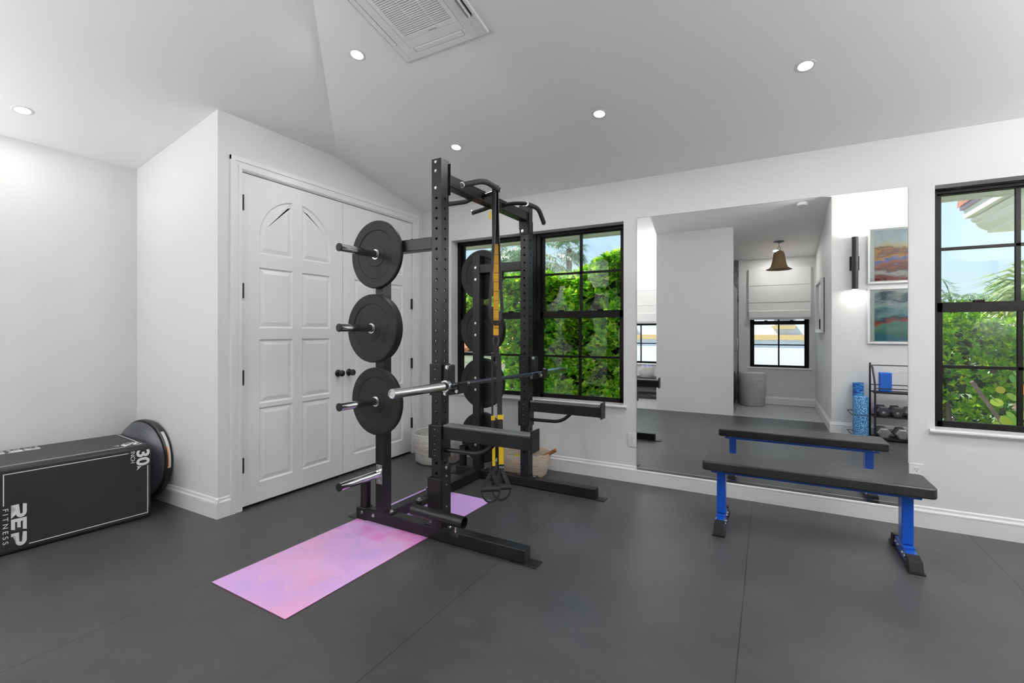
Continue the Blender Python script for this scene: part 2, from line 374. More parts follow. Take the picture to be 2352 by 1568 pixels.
BBP = [(0, 0), (.016, 0), (.016, .0965), (.0135, .098), (.0135, .1), (.0175, .1015), (.0165, .110), (.010, .118), (.0085, .126), (.0085, .133), (.004, .139), (0, .14)]
nb = {}
def baseboard(side, p0, p1, nrm):
    p0 = Vector((*p0, 0)); p1 = Vector((*p1, 0)); nv = Vector((*nrm, 0))
    mb = MB(); a = [mb.v(p0 + nv*d + Vector((0, 0, z))) for d, z in BBP]; b = [mb.v(p1 + nv*d + Vector((0, 0, z))) for d, z in BBP]
    mb.face(a); mb.face(b[::-1])
    for i in range(len(a)): j = (i+1) % len(a); mb.face([a[i], a[j], b[j], b[i]])
    return struct(mb.build('baseboard_'+side, 'trim'))
baseboard('north', (.0, 0), (XE, 0), (0, -1))
baseboard('west', (XW, YS), (XW, YC), (1, 0))
baseboard('closet_side', (XW, YC), (.0165, YC), (0, -1))
baseboard('closet_front', (0, YC-.0165), (0, -2.087), (1, 0))
baseboard('east', (XE, AY), (XE, 0), (-1, 0))
baseboard('alcove', (JX-.0165, AY), (XE, AY), (0, 1))
baseboard('passage', (JX, YS), (JX, AY+.0165), (-1, 0))
baseboard('south', (PX1, YS), (JX, YS), (0, 1))

# ------------------------------------------------------------------ closet doors
def offset_poly(P, d):
    n = len(P); out = []
    for i in range(n):
        a, b, c = Vector(P[i-1]), Vector(P[i]), Vector(P[(i+1) % n])
        e1 = (b-a).normalized(); e2 = (c-b).normalized()
        n1 = Vector((-e1.y, e1.x)); n2 = Vector((-e2.y, e2.x)); k = (n1+n2)
        if k.length < 1e-6: k = n1
        k = k.normalized(); q = b + k*d/max(.3, k.dot(n1)); out.append((q.x, q.y))
    return out
def make_door(name, y0, y1, knob_y, hinge_y):
    X = -.004; z0, z1 = .02, 2.445; yc = (y0+y1)/2
    d = thing(name, None, None, (0, yc, 0), kind='structure'); O = (0, yc, 0)
    cols = [(yc-.324, yc-.042), (yc+.042, yc+.324)]
    rows = [(.164, .722), (.753, 1.235), (1.319, 1.774)]
    arch0 = 1.877
    mb = MB(O); mb.box(X-.040, X-.012, y0, y1, z0, z1)
    def bx(a, b, c, e): mb.box(X-.012, X, a, b, c, e)
    for (a, b) in ((y0, cols[0][0]), (cols[0][1], cols[1][0]), (cols[1][1], y1)): bx(a, b, z0, z1)
    zs = [z0] + [v for r_ in rows for v in r_] + [arch0]
    for (a, b) in cols:
        for i in range(0, 8, 2): bx(a, b, zs[i], zs[i+1])
    def arc(y): return 2.0 + .325*math.sqrt(max(0, 1-((y-yc)/.3245)**2))
    def arcys(a, b, N):
        ta, tb = math.acos((a-yc)/.3245), math.acos((b-yc)/.3245); q = [yc+.3245*math.cos(ta+(tb-ta)*i/N) for i in range(N+1)]; q[0], q[-1] = a, b; return q
    for ci, (a, b) in enumerate(cols):
        N = 14; pts = [(X, y, arc(y)) for y in arcys(a, b, N)]
        mb.prism(pts + [(X, b, z1), (X, a, z1)], (-.012, 0, 0))
    polys = [[(a, c), (b, c), (b, e), (a, e)] for (a, b) in cols for (c, e) in rows]
    for ci, (a, b) in enumerate(cols):
        N = 14; top = [(y, arc(y)) for y in arcys(a, b, N)][::-1]
        polys.append([(a, arch0), (b, arch0)] + top)
    for P in polys:
        lv = [(0, X), (.011, X-.0105), (.016, X-.0105), (.044, X-.003)]; rings = []
        for dd, xx in lv:
            Q = offset_poly(P, dd) if dd else P
            rings.append([mb.v((xx, y, z)) for y, z in Q])
        for r0, r1_ in zip(rings, rings[1:]):
            for i in range(len(P)): j = (i+1) % len(P); mb.face([r0[i], r0[j], r1_[j], r1_[i]])
        mb.face(rings[-1])
    mb.build('door_leaf', 'door', d)
    for z in (2.227, 1.588, .958, .323):
        h = MB(O); h.cyl((.008, hinge_y, z-.055), (.008, hinge_y, z+.055), .007, 10); h.box(-.004, .004, hinge_y-.010, hinge_y+.010, z-.053, z+.053)
        h.build('hinge', 'hinge', d)
    k = MB(O); k.lathe([(0, 0), (.031, 0), (.032, .004), (.026, .010), (.013, .014), (.011, .026), (.013, .032), (.024, .038), (.029, .050), (.026, .062), (.014, .069), (0, .071)], (X, knob_y, .925), (1, 0, 0), 24)
    k.build('door_knob', 'hinge', d, smooth=True)
make_door('door_1', -1.997, -1.0855, -1.137, -1.995)
make_door('door_2', -1.0815, -.167, -1.015, -.169)
mb = MB()
def casing_leg(y0, y1, z1, fl):
    steps = [(0, .030, .022), (.030, .055, .015), (.055, .078, .018), (.078, .085, .012)]
    for a, b, t in steps:
        ya, yb = (y0+a, y0+b) if fl else (y1-b, y1-a); mb.box(0, t-.0004, ya, yb, 0, z1 + (.085-a)-.0004)
casing_leg(-2.087, -2.002, DZ, True); casing_leg(-.160, -.075, DZ, False)
for a, b, t in [(0, .030, .022), (.030, .055, .015), (.055, .078, .018), (.078, .085, .012)]:
    mb.box(0, t, -2.087+a, -.075-a, DZ+.085-b, DZ+.085-a)
mb.box(-.12, .002, -2.010, -2.000, 0, DZ); mb.box(-.12, .002, -.162, -.152, 0, DZ); mb.box(-.12, .002, -2.0, -.16, DZ-.006, DZ+.004)
struct(mb.build('trim_2', 'trim'))
struct(MB().box(-1.0, -.05, -2.1, -.1, 0, 2.5).build('closet_dark_fill', 'slot'))   # dark block painted as the unlit closet's shade behind the door gaps

# ------------------------------------------------------------------ windows
def win_unit(idx, x0, x1, side=1, y_in=.11):
    """double-hung unit; side=+1 north wall (outside is +y), -1 south wall"""
    z0, z1 = .64, 2.25; yb = 0 if side > 0 else YS
    Y = lambda d: yb + side*d
    O = ((x0+x1)/2, Y(y_in), z0)
    w = thing('window_%d' % idx, None, None, O, kind='structure')
    def bx(mb, a, b, d0, d1, c, e): mb.box(a, b, min(Y(d0), Y(d1)), max(Y(d0), Y(d1)), c, e)
    f = MB(O); t = .038
    bx(f, x0, x0+t, y_in, y_in+.07, z0, z1); bx(f, x1-t, x1, y_in, y_in+.07, z0, z1)
    bx(f, x0, x1, y_in, y_in+.07, z1-.014, z1); bx(f, x0, x1, y_in+.012, y_in+.07, z1-.034, z1-.014); bx(f, x0, x1, y_in, y_in+.07, z0, z0+.016)
    f.build('window_frame', 'frame', w, bevel=.0015)
    for nm, d, c, e in (('upper_sash', y_in+.035, 1.455, z1-.030), ('lower_sash', y_in+.006, z0+.012, 1.487)):
        g = MB(O); a, b = x0+t-.004, x1-t+.004; st = .034
        tb = .030 if nm == 'upper_sash' else .066; bb = .034 if nm == 'upper_sash' else .042
        if nm == 'upper_sash': tb = .012
        bx(g, a, a+st, d, d+.026, c, e); bx(g, b-st, b, d, d+.026, c, e); bx(g, a, b, d, d+.026, e-tb, e); bx(g, a, b, d, d+.026, c, c+bb)
        xm = (a+b)/2; zm = ((c+bb)+(e-tb))/2 ; mw = .0125
        bx(g, xm-mw, xm+mw, d+.002, d+.024, c+bb, e-tb); bx(g, a+st, b-st, d+.002, d+.024, zm-mw*.8, zm+mw*.8)
        s_ = g.build(nm, 'frame', w, bevel=.0015)
        p = MB(O); bx(p, a+st, b-st, d+.012, d+.014, c+bb, e-tb); p.build('pane', 'glass', s_)
    for fx in (.28, .72):
        lk = MB(O); xx = x0+(x1-x0)*fx; bx(lk, xx-.026, xx+.026, y_in-.004, y_in+.03, 1.487, 1.500); lk.build('sash_lock', 'frame', w, bevel=.003)
    return w
win_unit(1, .400, 1.305); win_unit(2, 1.345, 2.235); win_unit(3, 4.293, 5.175)
win_unit(4, WB1[0], WB1[1], -1); win_unit(5, WB2[0], WB2[1], -1)
struct(MB().box(1.305, 1.345, .10, .185, .64, 2.25).build('trim_4', 'frame'))
def sill(name, x0, x1, side=1):
    yb = 0 if side > 0 else YS; mb = MB()
    P = [(.11, .640), (.11, .655), (-.022, .655), (-.030, .650), (-.031, .640), (-.026, .633), (-.012, .631), (-.010, .622), (-.001, .618), (-.001, .632), (.02, .64)]
    def pt(x, d, z): return (x, yb+side*d, z)
    # inside part
    mb.prism([pt(x0, .112, .641), pt(x0, .112, .655), pt(x0, 0, .655), pt(x0, 0, .641)], (x1-x0, 0, 0))
    Q = [(0, .655), (-.022, .655), (-.031, .648), (-.031, .639), (-.024, .632), (-.012, .630), (-.009, .620), (0, .617)]
    mb.prism([pt(x0-.03, d, z) for d, z in Q], (x1-x0+.06, 0, 0))
    return struct(mb.build(name, 'trim', smooth=False))
sill('trim_5', W1[0], W1[1]); sill('trim_6', W3[0], W3[1]); sill('trim_7', *WB1[:2], -1); sill('trim_8', *WB2[:2], -1)

# ------------------------------------------------------------------ wall mirror
mi = thing('wall_mirror', 'large frameless mirror on the window wall behind the flat bench', 'mirror', (3.253, 0, .129))
O = (3.253, 0, .129)
MB(O).box(2.351, 4.155, -.0065, -.0005, .129, 2.262).build('backing', 'mirror_edge', mi)
MB(O).box(2.3525, 4.1535, -.0075, -.0066, .1305, 2.2605).build('mirror_glass', 'mirror', mi)
MB(O).box(2.352, 4.155, -.012, -.0002, .112, .129).build('bottom_channel', 'chrome', mi)
MB(O).box(2.352, 4.155, -.012, -.0078, .129, .136).build('bottom_lip', 'chrome', mi)

# ------------------------------------------------------------------ outlets
def outlet(loc, nrm, label):
    o = thing('wall_outlet', label, 'outlet', loc, (0, 0, {(0, -1): 0, (0, 1): PI}[nrm]))
    MB().box(-.038, .038, -.006, 0, -.058, .058).build('cover_plate', 'white_plastic', o, bevel=.002)
    MB().box(-.018, .018, -.009, -.006, -.036, .036).build('receptacle', 'white_plastic', o, bevel=.001)
    for dz in (.017, -.017):
        s_ = MB(); s_.box(-.009, -.0065, -.0096, -.009, dz-.001, dz+.008); s_.box(.0055, .008, -.0096, -.009, dz, dz+.007); s_.cyl((0, -.009, dz-.008), (0, -.0097, dz-.008), .0028, 10)
        s_.build('socket_slots', 'slot', o)
    return o
outlet((2.311, 0, .362), (0, -1), 'white duplex wall outlet just left of the large mirror')
outlet((4.198, 0, .358), (0, -1), 'white duplex wall outlet between the mirror and the right window')
outlet((3.504, YS, .344), (0, 1), 'white wall outlet below the shaded window, seen in the mirror')
sw = thing('light_switch', 'small white switch on the passage wall under the framed mirror', 'switch', (JX, -4.52, 1.16))
MB().box(-.006, 0, -.036, .036, -.058, .058).build('cover_plate', 'white_plastic', sw, bevel=.002)
MB().box(-.012, -.006, -.008, .008, -.02, .02).build('toggle', 'white_plastic', sw)

# ------------------------------------------------------------------ downlights and ceiling unit
SL = math.atan(K)
LAMPS = []
def downlight(x, y, plane, label, energy=6.5):
    rot = {'N': (-SL, 0, 0), 'W': (0, -SL, 0), 'S': (SL, 0, 0), 'E': (0, SL, 0)}[plane]
    o = thing('recessed_downlight', label, 'ceiling light', (x, y, ceilz(x, y)), rot, 'recessed downlights')
    MB().lathe([(.037, .0), (.037, -.002), (.047, -.0035), (.053, -.001), (.053, .001)], n=32).build('trim_ring', 'white_plastic', o, smooth=True)
    MB().lathe([(0, -.0015), (.0375, -.0015), (.0375, .001), (0, .001)], n=32).build('lens', 'lens', o)
    ld = bpy.data.lights.new('lamp', 'AREA'); ld.shape = 'DISK'; ld.size = .09; ld.energy = energy; ld.color = (1, .985, .965); ld.spread = PI
    lo = bpy.data.objects.new('lamp', ld); COL.objects.link(lo); lo.parent = o; lo.location = (0, 0, -.006); LAMPS.append(lo)
    return o
downlight(-.76, -2.93, 'W', 'recessed downlight above the black box, leftmost in view', 3)
downlight(1.12, -1.96, 'N', 'recessed downlight beside the ceiling air unit')
downlight(1.12, -.92, 'N', 'recessed downlight above the squat rack, near the window wall')
downlight(2.32, -.92, 'N', 'recessed downlight over the floor between rack and mirror')
downlight(3.52, -.92, 'N', 'recessed downlight in front of the mirror, rightmost in view')
downlight(4.72, -.92, 'N', 'recessed downlight near the right window, outside the view')
downlight(3.45, -2.75, 'N', 'recessed downlight over the middle of the room near the passage')
downlight(5.3, -2.0, 'E', 'recessed downlight at the far east end of the room')
downlight(.9, -4.5, 'S', 'recessed downlight over the dark bench behind the partition')
downlight(3.45, -5.15, 'S', 'recessed downlight near the shaded window in the passage')

# cassette air unit, local frame lying in the sloping ceiling
ac = thing('ceiling_air_unit', 'white square ceiling cassette air conditioner with slatted grille', 'air conditioner', (1.372, -1.805, ceilz(1.37, -1.805)), (-SL, 0, 0))
W = .604
# panel as frame pieces around slots
mb = MB()
def bb(x0, x1, y0, y1, z0=-.016, z1=.0): mb.box(x0, x1, -y1, -y0, z0, z1)
sl = {'l': (.018, .056, .13, .474), 'r': (.548, .586, .13, .474), 'b': (.13, .474, .038, .078), 't': (.13, .474, .526, .566)}
bb(0, .018, 0, W); bb(.586, W, 0, W); bb(.018, .056, 0, .13); bb(.018, .056, .474, W); bb(.548, .586, 0, .13); bb(.548, .586, .474, W)
bb(.056, .548, 0, .038); bb(.056, .548, .566, W)
bb(.056, .13, .038, .078); bb(.474, .548, .038, .078); bb(.056, .13, .526, .566); bb(.474, .548, .526, .566)
bb(.056, .110, .078, .526); bb(.494, .548, .078, .526); bb(.110, .494, .078, .132); bb(.110, .494, .472, .526)
mb.build('panel', 'ac', ac, bevel=.002)
mb = MB(); mb.box(.02, .584, -.584, -.02, -.001, .004); mb.build('dark_cavity', 'slot', ac)
mb = MB(); bb(.112, .138, .134, .470); bb(.466, .492, .134, .470); bb(.138, .466, .134, .164); bb(.138, .466, .444, .470)
for k in range(1, 3): bb(.138+.328*k/3-.003, .138+.328*k/3+.003, .164, .444, -.013, -.003)
g = mb.build('grille_frame', 'ac', ac, bevel=.001)
for k in range(22):
    mb = MB(); y = .170 + k*.0126; mb.prism([(.138, -y, -.0145), (.138, -y-.0065, -.0145), (.138, -y-.0075, -.006), (.138, -y-.001, -.006)], (.328, 0, 0)); mb.build('grille_slat', 'ac', g)
for kk in ('l', 'b', 't'):
    x0, x1, y0, y1 = sl[kk]; mb = MB(); mb.box(x0+.003, x1-.003, -y1+.003, -y0-.003, -.0175, -.010); mb.build('vane', 'ac', ac, bevel=.003)
mb = MB(); x0, x1, y0, y1 = sl['r']; mb.box(x0+.015, x0+.022, -y1+.003, -y0-.003, -.022, -.002); mb.build('vane', 'ac', ac)
text('maker_mark', 'MITSUBISHI', .011, (.325, -.150, -.0163), (-1, 0, 0), (0, 1, 0), 'plastic', ac, .0002, align='CENTER')

# ------------------------------------------------------------------ power rack
RA = R(-.9)
rack = thing('power_rack', 'tall black steel squat rack with weight storage, pull-up grips and spotter arms', 'squat rack', (.836, -1.704, 0), (0, 0, RA))
def rk(): return MB()
FY = [(0, .075), (1.150, 1.225)]
def ptube(x0, x1, y0, y1, z0, z1, hz0, hz1, pitch, r, faces='xXyY'):
    mb = MB(); nh = int(round((hz1-hz0)/pitch)); 
    def side(p0, du, L_):
        du = Vector(du); p0 = Vector(p0)
        def P(u, z): return (p0.x+du.x*u, p0.y+du.y*u, z)
        mb.poly([P(0, z0), P(L_, z0), P(L_, hz0-pitch/2), P(0, hz0-pitch/2)])
        top = hz0-pitch/2 + (nh+1)*pitch
        mb.poly([P(0, top), P(L_, top), P(L_, z1), P(0, z1)])
        n_ = 16
        for k in range(nh+1):
            zc = hz0+k*pitch; ring = []; outer = []
            for i in range(n_):
                a = 2*PI*(i+.5)/n_; c_, s_ = math.cos(a), math.sin(a)
                ring.append(mb.v(P(L_/2+c_*r, zc+s_*r)))
                q = max(abs(c_)/(L_/2), abs(s_)/(pitch/2)); outer.append(mb.v(P(L_/2+c_/q, zc+s_/q)))
            for i in range(n_): j = (i+1) % n_; mb.face([ring[i], ring[j], outer[j], outer[i]])
            # corners
            for sx_, sz_ in ((1, 1), (-1, 1), (-1, -1), (1, -1)):
                cu = L_/2+sx_*L_/2; czz = zc+sz_*pitch/2
                best = sorted(range(n_), key=lambda i: (outer[i].co-Vector(P(cu, czz))).length)[:2]
                mb.face([mb.v(P(cu, czz)), outer[best[0]], outer[best[1]]])
    side((x0, y0, 0), (1, 0, 0), x1-x0); side((x1, y0, 0), (0, 1, 0), y1-y0); side((x1, y1, 0), (-1, 0, 0), x1-x0); side((x0, y1, 0), (0, -1, 0), y1-y0)
    bmesh.ops.remove_doubles(mb.bm, verts=mb.bm.verts, dist=1e-5); return mb
def bolt(p, ax, parent, r=.0085, h=.006, nm='bolt'):
    m_ = MB(); a = Vector(ax); p = Vector(p)
    m_.cyl(p, p+a*.002, r*1.35, 14); m_.cyl(p+a*.002, p+a*(h+.002), r, 6 if r > .008 else 12)
    return m_.build(nm, 'zinc', parent)
for i, (ya, yb) in enumerate(FY):
    sgn = -1 if i == 0 else 1; yo = ya if i == 0 else yb; ym = (ya+yb)/2
    ft = rk().box(0, 1.32, ya, yb, .006, .081).build('foot', 'black', rack, bevel=.004)
    for (a, b) in ((-.07, .10), (1.23, 1.392)):
        fp = MB(); fp.box(a, b, ya-.006, yb+.006, 0, .006); fp.build('foot_plate', 'black', ft, bevel=.0025)
        hx = a+.03 if a < 0 else b-.03; hh = MB(); hh.cyl((hx, ym, .0058), (hx, ym, .0066), .008, 14); hh.build('plate_hole', 'slot', ft)
    for bx_ in (.055, .165): bolt((bx_, yo, .052), (0, sgn, 0), ft)
    # upright
    up = ptube(.667, .742, ya, yb, .081, 2.36, .29, 2.117, .0630, .0088).build('upright', 'black', rack, solid=.003)
    for z in (2.18, 2.285, 2.34): bolt((.700, ya if i == 0 else ya, z), (0, -1, 0), up, .007, .004)
    for (a, b) in ((.742, .80), (.609, .667)):
        gp = MB(); gp.box(a, b, ya+.004, yb-.004, .081, .089); gp.build('base_flange', 'black', up, bevel=.002)
        bolt(((a+b)/2+(.004 if a > .7 else -.004), ym, .089), (0, 0, 1), up, .010, .009)
    sp_ = rk().box(.183, .257, ya, yb, .081, 1.965).build('storage_post', 'black', rack, bevel=.004)
    MB().box(.257, .315, ya+.004, yb-.004, .081, .089).build('base_flange', 'black', sp_, bevel=.002)
    bolt((.29, ym, .089), (0, 0, 1), sp_, .010, .009)
    MB().box(.130, .183, ya+.004, yb-.004, .081, .089).build('base_flange', 'black', sp_, bevel=.002)
    rk().box(.257, .667, ya, yb, 1.807, 1.882).build('brace', 'black', rack, bevel=.004)
    # vertical bar holder
    vh = MB(); vh.lathe([(.034, .0), (.034, .175), (.030, .175), (.030, .01), (0, .01)], (.052, ym, .083), n=28)
    vh.build('bar_holder', 'black', rack, smooth=True)
    MB().lathe([(0, 0), (.046, 0), (.044, .004), (.036, .006)], (.052, ym, .081), n=28).build('weld_ring', 'black', ft)
    for z in (1.805, 1.315, .832, .345):
        pg = MB(); y0 = yo; pg.cyl((.220, y0, z), (.220, y0+sgn*.325, z), .0245, 28, True)
        low = z < .5 and i == 0
        p_ = pg.build('weight_peg', 'chrome', rack, smooth=True)
        MB().cyl((.220, y0+sgn*.325, z), (.220, y0+sgn*.333, z), .0255, 28).build('end_cap', 'rubber', p_, bevel=.002)
        if low:
            pl = MB(); pl.box(.195, .249, -.005, 0, .272, .402); pl.build('mounting_plate', 'steel', p_, bevel=.002)
            for zz in (.29, .385): bolt((.222, -.005, zz), (0, -1, 0), p_, .0085, .003)
        else:
            fl = MB(); fl.lathe([(.0245, 0), (.032, 0), (.032, .006), (.0245, .008)], (.220, y0, z), (0, sgn, 0), 28); fl.build('peg_collar', 'steel', p_)
        if i == 1:
            for dz in (.052, -.052): bolt((.215, ya, z+dz), (0, -1, 0), p_, .0085, .004)
# rear and top cross members
cm = rk().box(.190, .265, .075, 1.150, .006, .081).build('cross_member', 'black', rack, bevel=.004)
tb = rk().box(.667, .742, .080, 1.145, 2.207, 2.282).build('top_beam', 'black', rack, bevel=.004)
for (ya, s_) in ((.075, 1), (1.150, -1)):
    pl = MB(); y0_, y1_ = (ya, ya+.006) if s_ > 0 else (ya-.006, ya)
    pl.box(.655, .754, y0_, y1_, 2.145, 2.345); pl.build('beam_end_plate', 'black', tb, bevel=.003)
pl = MB(); pl.box(.742, .749, 1.151, 1.224, 2.11, 2.21); pl.build('corner_bracket', 'black', tb, bevel=.004)
pl = MB(); pl.box(.660, .742, 1.143, 1.150, 2.10, 2.215); pl.build('corner_bracket', 'black', tb, bevel=.004); bolt((.690, 1.143, 2.130), (0, -1, 0), tb, .009, .004)
YM = .6125
def arcpts(a, b, c, r, n=6):
    """path a-b-c with corner b rounded"""
    a, b, c = Vector(a), Vector(b), Vector(c); u = (a-b).normalized(); w = (c-b).normalized()
    p, q = b+u*r, b+w*r; out = [a]
    for i in range(n+1):
        t = i/n; out.append((1-t)**2*p + 2*t*(1-t)*b + t*t*q)
    return out + [c]
for sx_ in (1, -1):
    for sy_ in (1, -1):
        if sx_ < 0:
            ga, gb = ((.640, .40, 2.200), (.470, .375, 2.196)) if sy_ < 0 else ((.640, .635, 2.202), (.520, .668, 2.198))
            go = MB().tube([(.690, ga[1], 2.212), ga, gb], .0165, 14).build('pull_up_grip', 'grip', rack, smooth=True, angle=50)
            gd = (Vector(gb)-Vector(ga)).normalized(); MB().cyl(gb, Vector(gb)+gd*.010, .0185, 18).build('grip_end_ring', 'chrome', go, bevel=.003)
            continue
        fx = lambda X: .7045 + sx_*X
        fy = lambda Y: YM + sy_*Y
        far = (sy_ > 0)
        tilt = -.075
        gp = MB(); pth = arcpts((fx(.20), fy(.205), 2.247), (fx(.205), fy(.385), 2.256), (fx(.165), fy(.565), 2.185), .07)
        gp.tube(pth, .0175, 16); go = gp.build('pull_up_grip', 'grip', rack, smooth=True, angle=50)
        d_ = (pth[-1]-pth[-2]).normalized(); kn = MB(); kn.cyl(pth[-1], pth[-1]+d_*.010, .0195, 20); kn.build('grip_end_ring', 'chrome', go, bevel=.003)
        kk = MB(); kk.cyl(pth[-1]+d_*.010, pth[-1]+d_*.014, .013, 16); kk.build('end_plug', 'shaft', go)
        d0 = (pth[0]-pth[1]).normalized(); kn = MB(); kn.cyl(pth[0], pth[0]+d0*.010, .0195, 20); kn.build('grip_end_ring', 'chrome', go, bevel=.003)
        br = MB(); br.tube(arcpts((fx(.037), fy(.135), 2.245), (fx(.13), fy(.15), 2.250), (fx(.20), fy(.205), 2.249), .05), .014, 14)
        br.build('grip_bracket', 'black', go, smooth=True, angle=50)
        MB().cyl((fx(.0375), fy(.135), 2.245), (fx(.044), fy(.135), 2.245), .024, 18).build('weld_flange', 'black', go)
# j-cups
for i, (ya, yb) in enumerate(FY):
    jc = MB(); e_ = .007
    jc.box(.655, .742+e_, ya-e_, ya, .897, 1.092); jc.box(.742, .742+e_, ya-e_, yb+e_, .897, 1.092); jc.box(.655, .742+e_, yb, yb+e_, .897, 1.092)
    jo = jc.build('j_cup', 'black', rack, bevel=.003)
    lip = MB(); lip.box(.749, .80, ya+.006, yb-.006, .902, 1.088); lip.build('back_pad', 'black', jo, bevel=.008)
    cup = MB(); cup.prism([(.749, ya-.004, .899), (.878, ya-.004, .918), (.884, ya-.004, .985), (.870, ya-.004, .985), (.862, ya-.004, .944), (.749, ya-.004, .938)], (0, .083, 0)); cup.build('cup_shelf', 'black', jo, bevel=.002)
    ln = MB(); ln.box(.752, .862, ya+.004, yb-.004, .9435, .951); ln.build('liner', 'plastic', jo)
    for p in ((.790, 1.075), (.775, .915), (.862, .935)): bolt((p[0], ya-.005, p[1]), (0, -1, 0), jo, .009, .005)
    for z in (.93, 1.0, 1.06): bolt((.70, ya-e_, z), (0, -1, 0), jo, .0022, .0008)
# spotter arms
for i, (ya, yb) in enumerate(FY):
    e_ = .009; sa = MB(); sa.box(.655, .742+e_, ya-e_, ya, .508, .714); sa.box(.742, .742+e_, ya-e_, yb+e_, .508, .714); sa.box(.655, .742+e_, yb, yb+e_, .508, .714); sa.box(.648, .655, ya-e_, yb+e_, .508, .714)
    so = sa.build('spotter_arm', 'black', rack, bevel=.004)
    ar = MB(); ar.box(.751, 1.363, ya+.004, yb-.004, .634, .709); ar.build('arm_beam', 'black', so, bevel=.003)
    lp = MB(); lp.box(.756, 1.358, ya-.001, yb+.001, .706, .722); lp.build('arm_liner', 'plastic', so, bevel=.005)
    ep = MB(); ep.box(1.363, 1.372, ya-.012, yb+.012, .622, .748); ep.build('end_plate', 'black', so, bevel=.003)
    hb = MB(); hb.tube(arcpts((.751, (ya+yb)/2, .560), (1.02, (ya+yb)/2, .565), (1.10, (ya+yb)/2, .635), .07), .0135, 14); hb.build('grab_handle', 'black', so, smooth=True, angle=50)
    bolt((1.34, (ya+yb)/2-.01, .722), (0, 0, 1), so, .006, .005); bolt((.775, (ya+yb)/2-.01, .722), (0, 0, 1), so, .006, .005); bolt((1.34, (ya+yb)/2-.01, .634), (0, 0, -1), so, .006, .004)
    for z in (.53, .565, .60, .65, .69): bolt((.70, ya-e_, z), (0, -1, 0), so, .0022, .0008)
# pivoting bar tube and its sleeve low on the near upright
lm = MB(); lm.box(.640, .752, -.010, 0, .155, .386); lm.box(.640, .650, -.010, .085, .155, .386); lm.box(.742, .752, -.010, .085, .12, .47)
lo_ = lm.build('landmine_sleeve', 'black', rack, bevel=.004)
for z in (.45, .40, .345, .21): bolt((.752, .035, z), (1, 0, 0), lo_, .004 if z < .44 else .008, .003)
lv = MB(); lv.prism([(.60, -.09, .255), (.655, -.09, .255), (.665, -.010, .255), (.60, -.010, .255)], (0, 0, .007)); lv.prism([(.60, -.09, .160), (.655, -.09, .160), (.665, -.010, .160), (.60, -.010, .160)], (0, 0, .007))
lv.build('pivot_ears', 'black', lo_, bevel=.003)
bolt((.628, -.072, .262), (0, 0, 1), lo_, .010, .008)
MB().cyl((.628, -.075, .167), (.628, -.075, .255), .020, 16).build('pivot_barrel', 'black', lo_, smooth=True)
tbm = MB(); tbm.lathe([(.030, 0), (.034, .0), (.034, .375), (.030, .375), (.030, .01), (0, .01)], (.615, -.112, .215), Vector((1, .02, -.025)), 30)
tbm.build('landmine_tube', 'black', lo_, smooth=True)
kb = MB(); kb.cyl((.93, -.106, .178), (.93, -.106, .135), .005, 10); kb.build('set_screw', 'zinc', lo_)
kb = MB(); kb.lathe([(0, 0), (.016, 0), (.019, .008), (.014, .022), (.008, .028), (0, .028)], (.93, -.106, .112), n=7); kb.build('star_knob', 'rubber', lo_)
pk = MB(); pk.cyl((.640, -.01+.045, .30), (.615, .035, .30), .010, 12); pk.cyl((.615, .035, .30), (.605, .035, .30), .016, 16); pk.build('pull_pin', 'shaft', lo_)
def toW(X, Y, Z): 
    ca, sa_ = math.cos(RA), math.sin(RA); return (.836+X*ca-Y*sa_, -1.704+X*sa_+Y*ca, Z)

# ------------------------------------------------------------------ weight plates
def plate(label, X, Yc, Z, th, spin, weight):
    p = thing('weight_plate', label, 'weight plate', toW(X, Yc, Z), (0, 0, RA), 'bumper plates on the rack pegs')
    t = th/2; prof = [(.0335, -t+.001)]
    f = [(.0335, t), (.078, t), (.081, t-.0035), (.158, t-.0045), (.163, t-.0005), (.167, t), (.2165, t), (.2235, t-.004), (.225, t-.010)]
    prof = f + [(r_, -h) for r_, h in f[::-1]] + [(.0335, t)]
    MB().lathe(prof, (0, 0, 0), (0, 1, 0), 72).build('disc', 'rubber', p, smooth=True, angle=25)
    MB().lathe([(.0258, t+.001), (.0335, t+.001), (.0335, -t-.001), (.0258, -t-.001), (.0258, t+.001)], (0, 0, 0), (0, 1, 0), 36).build('hub_ring', 'steel', p, smooth=True)
    for s_ in (-1,):
        for k, body in ((0, weight), (1, 'KG')):
            a = spin + k*PI; cx, cz_ = math.cos(a)*.118, math.sin(a)*.118
            tx = Vector((-math.sin(a), 0, math.cos(a)))*(-1 if k == 0 else -1); ty = Vector((math.cos(a), 0, math.sin(a)))
            text('weight_mark', body, .034, Vector((cx, -t+.0045, cz_))-ty*.012, tx, ty, 'rubber', p, .0012, align='CENTER')
    return p
plate('thin black bumper plate on the top outer peg, in front of the white door', .2205, -.022, 1.803, .030, R(150), '10')
plate('thick black bumper plate on the second outer peg, in front of the white door', .2205, -.042, 1.313, .062, R(150), '20')
plate('thin black bumper plate behind the near end of the barbell, third peg down', .2205, -.022, .830, .030, R(30), '10')
plate('black bumper plate on the far top peg, against the window', .2205, 1.244, 1.803, .030, R(150), '10')
plate('black bumper plate on the far second peg, against the orange roof view', .2205, 1.262, 1.313, .062, R(150), '20')
plate('black bumper plate on the far third peg, behind the barbell shaft', .2205, 1.258, .830, .055, R(150), '15')
plate('black bumper plate on the far bottom peg, behind the spotter arm', .2205, 1.255, .343, .050, R(150), '15')

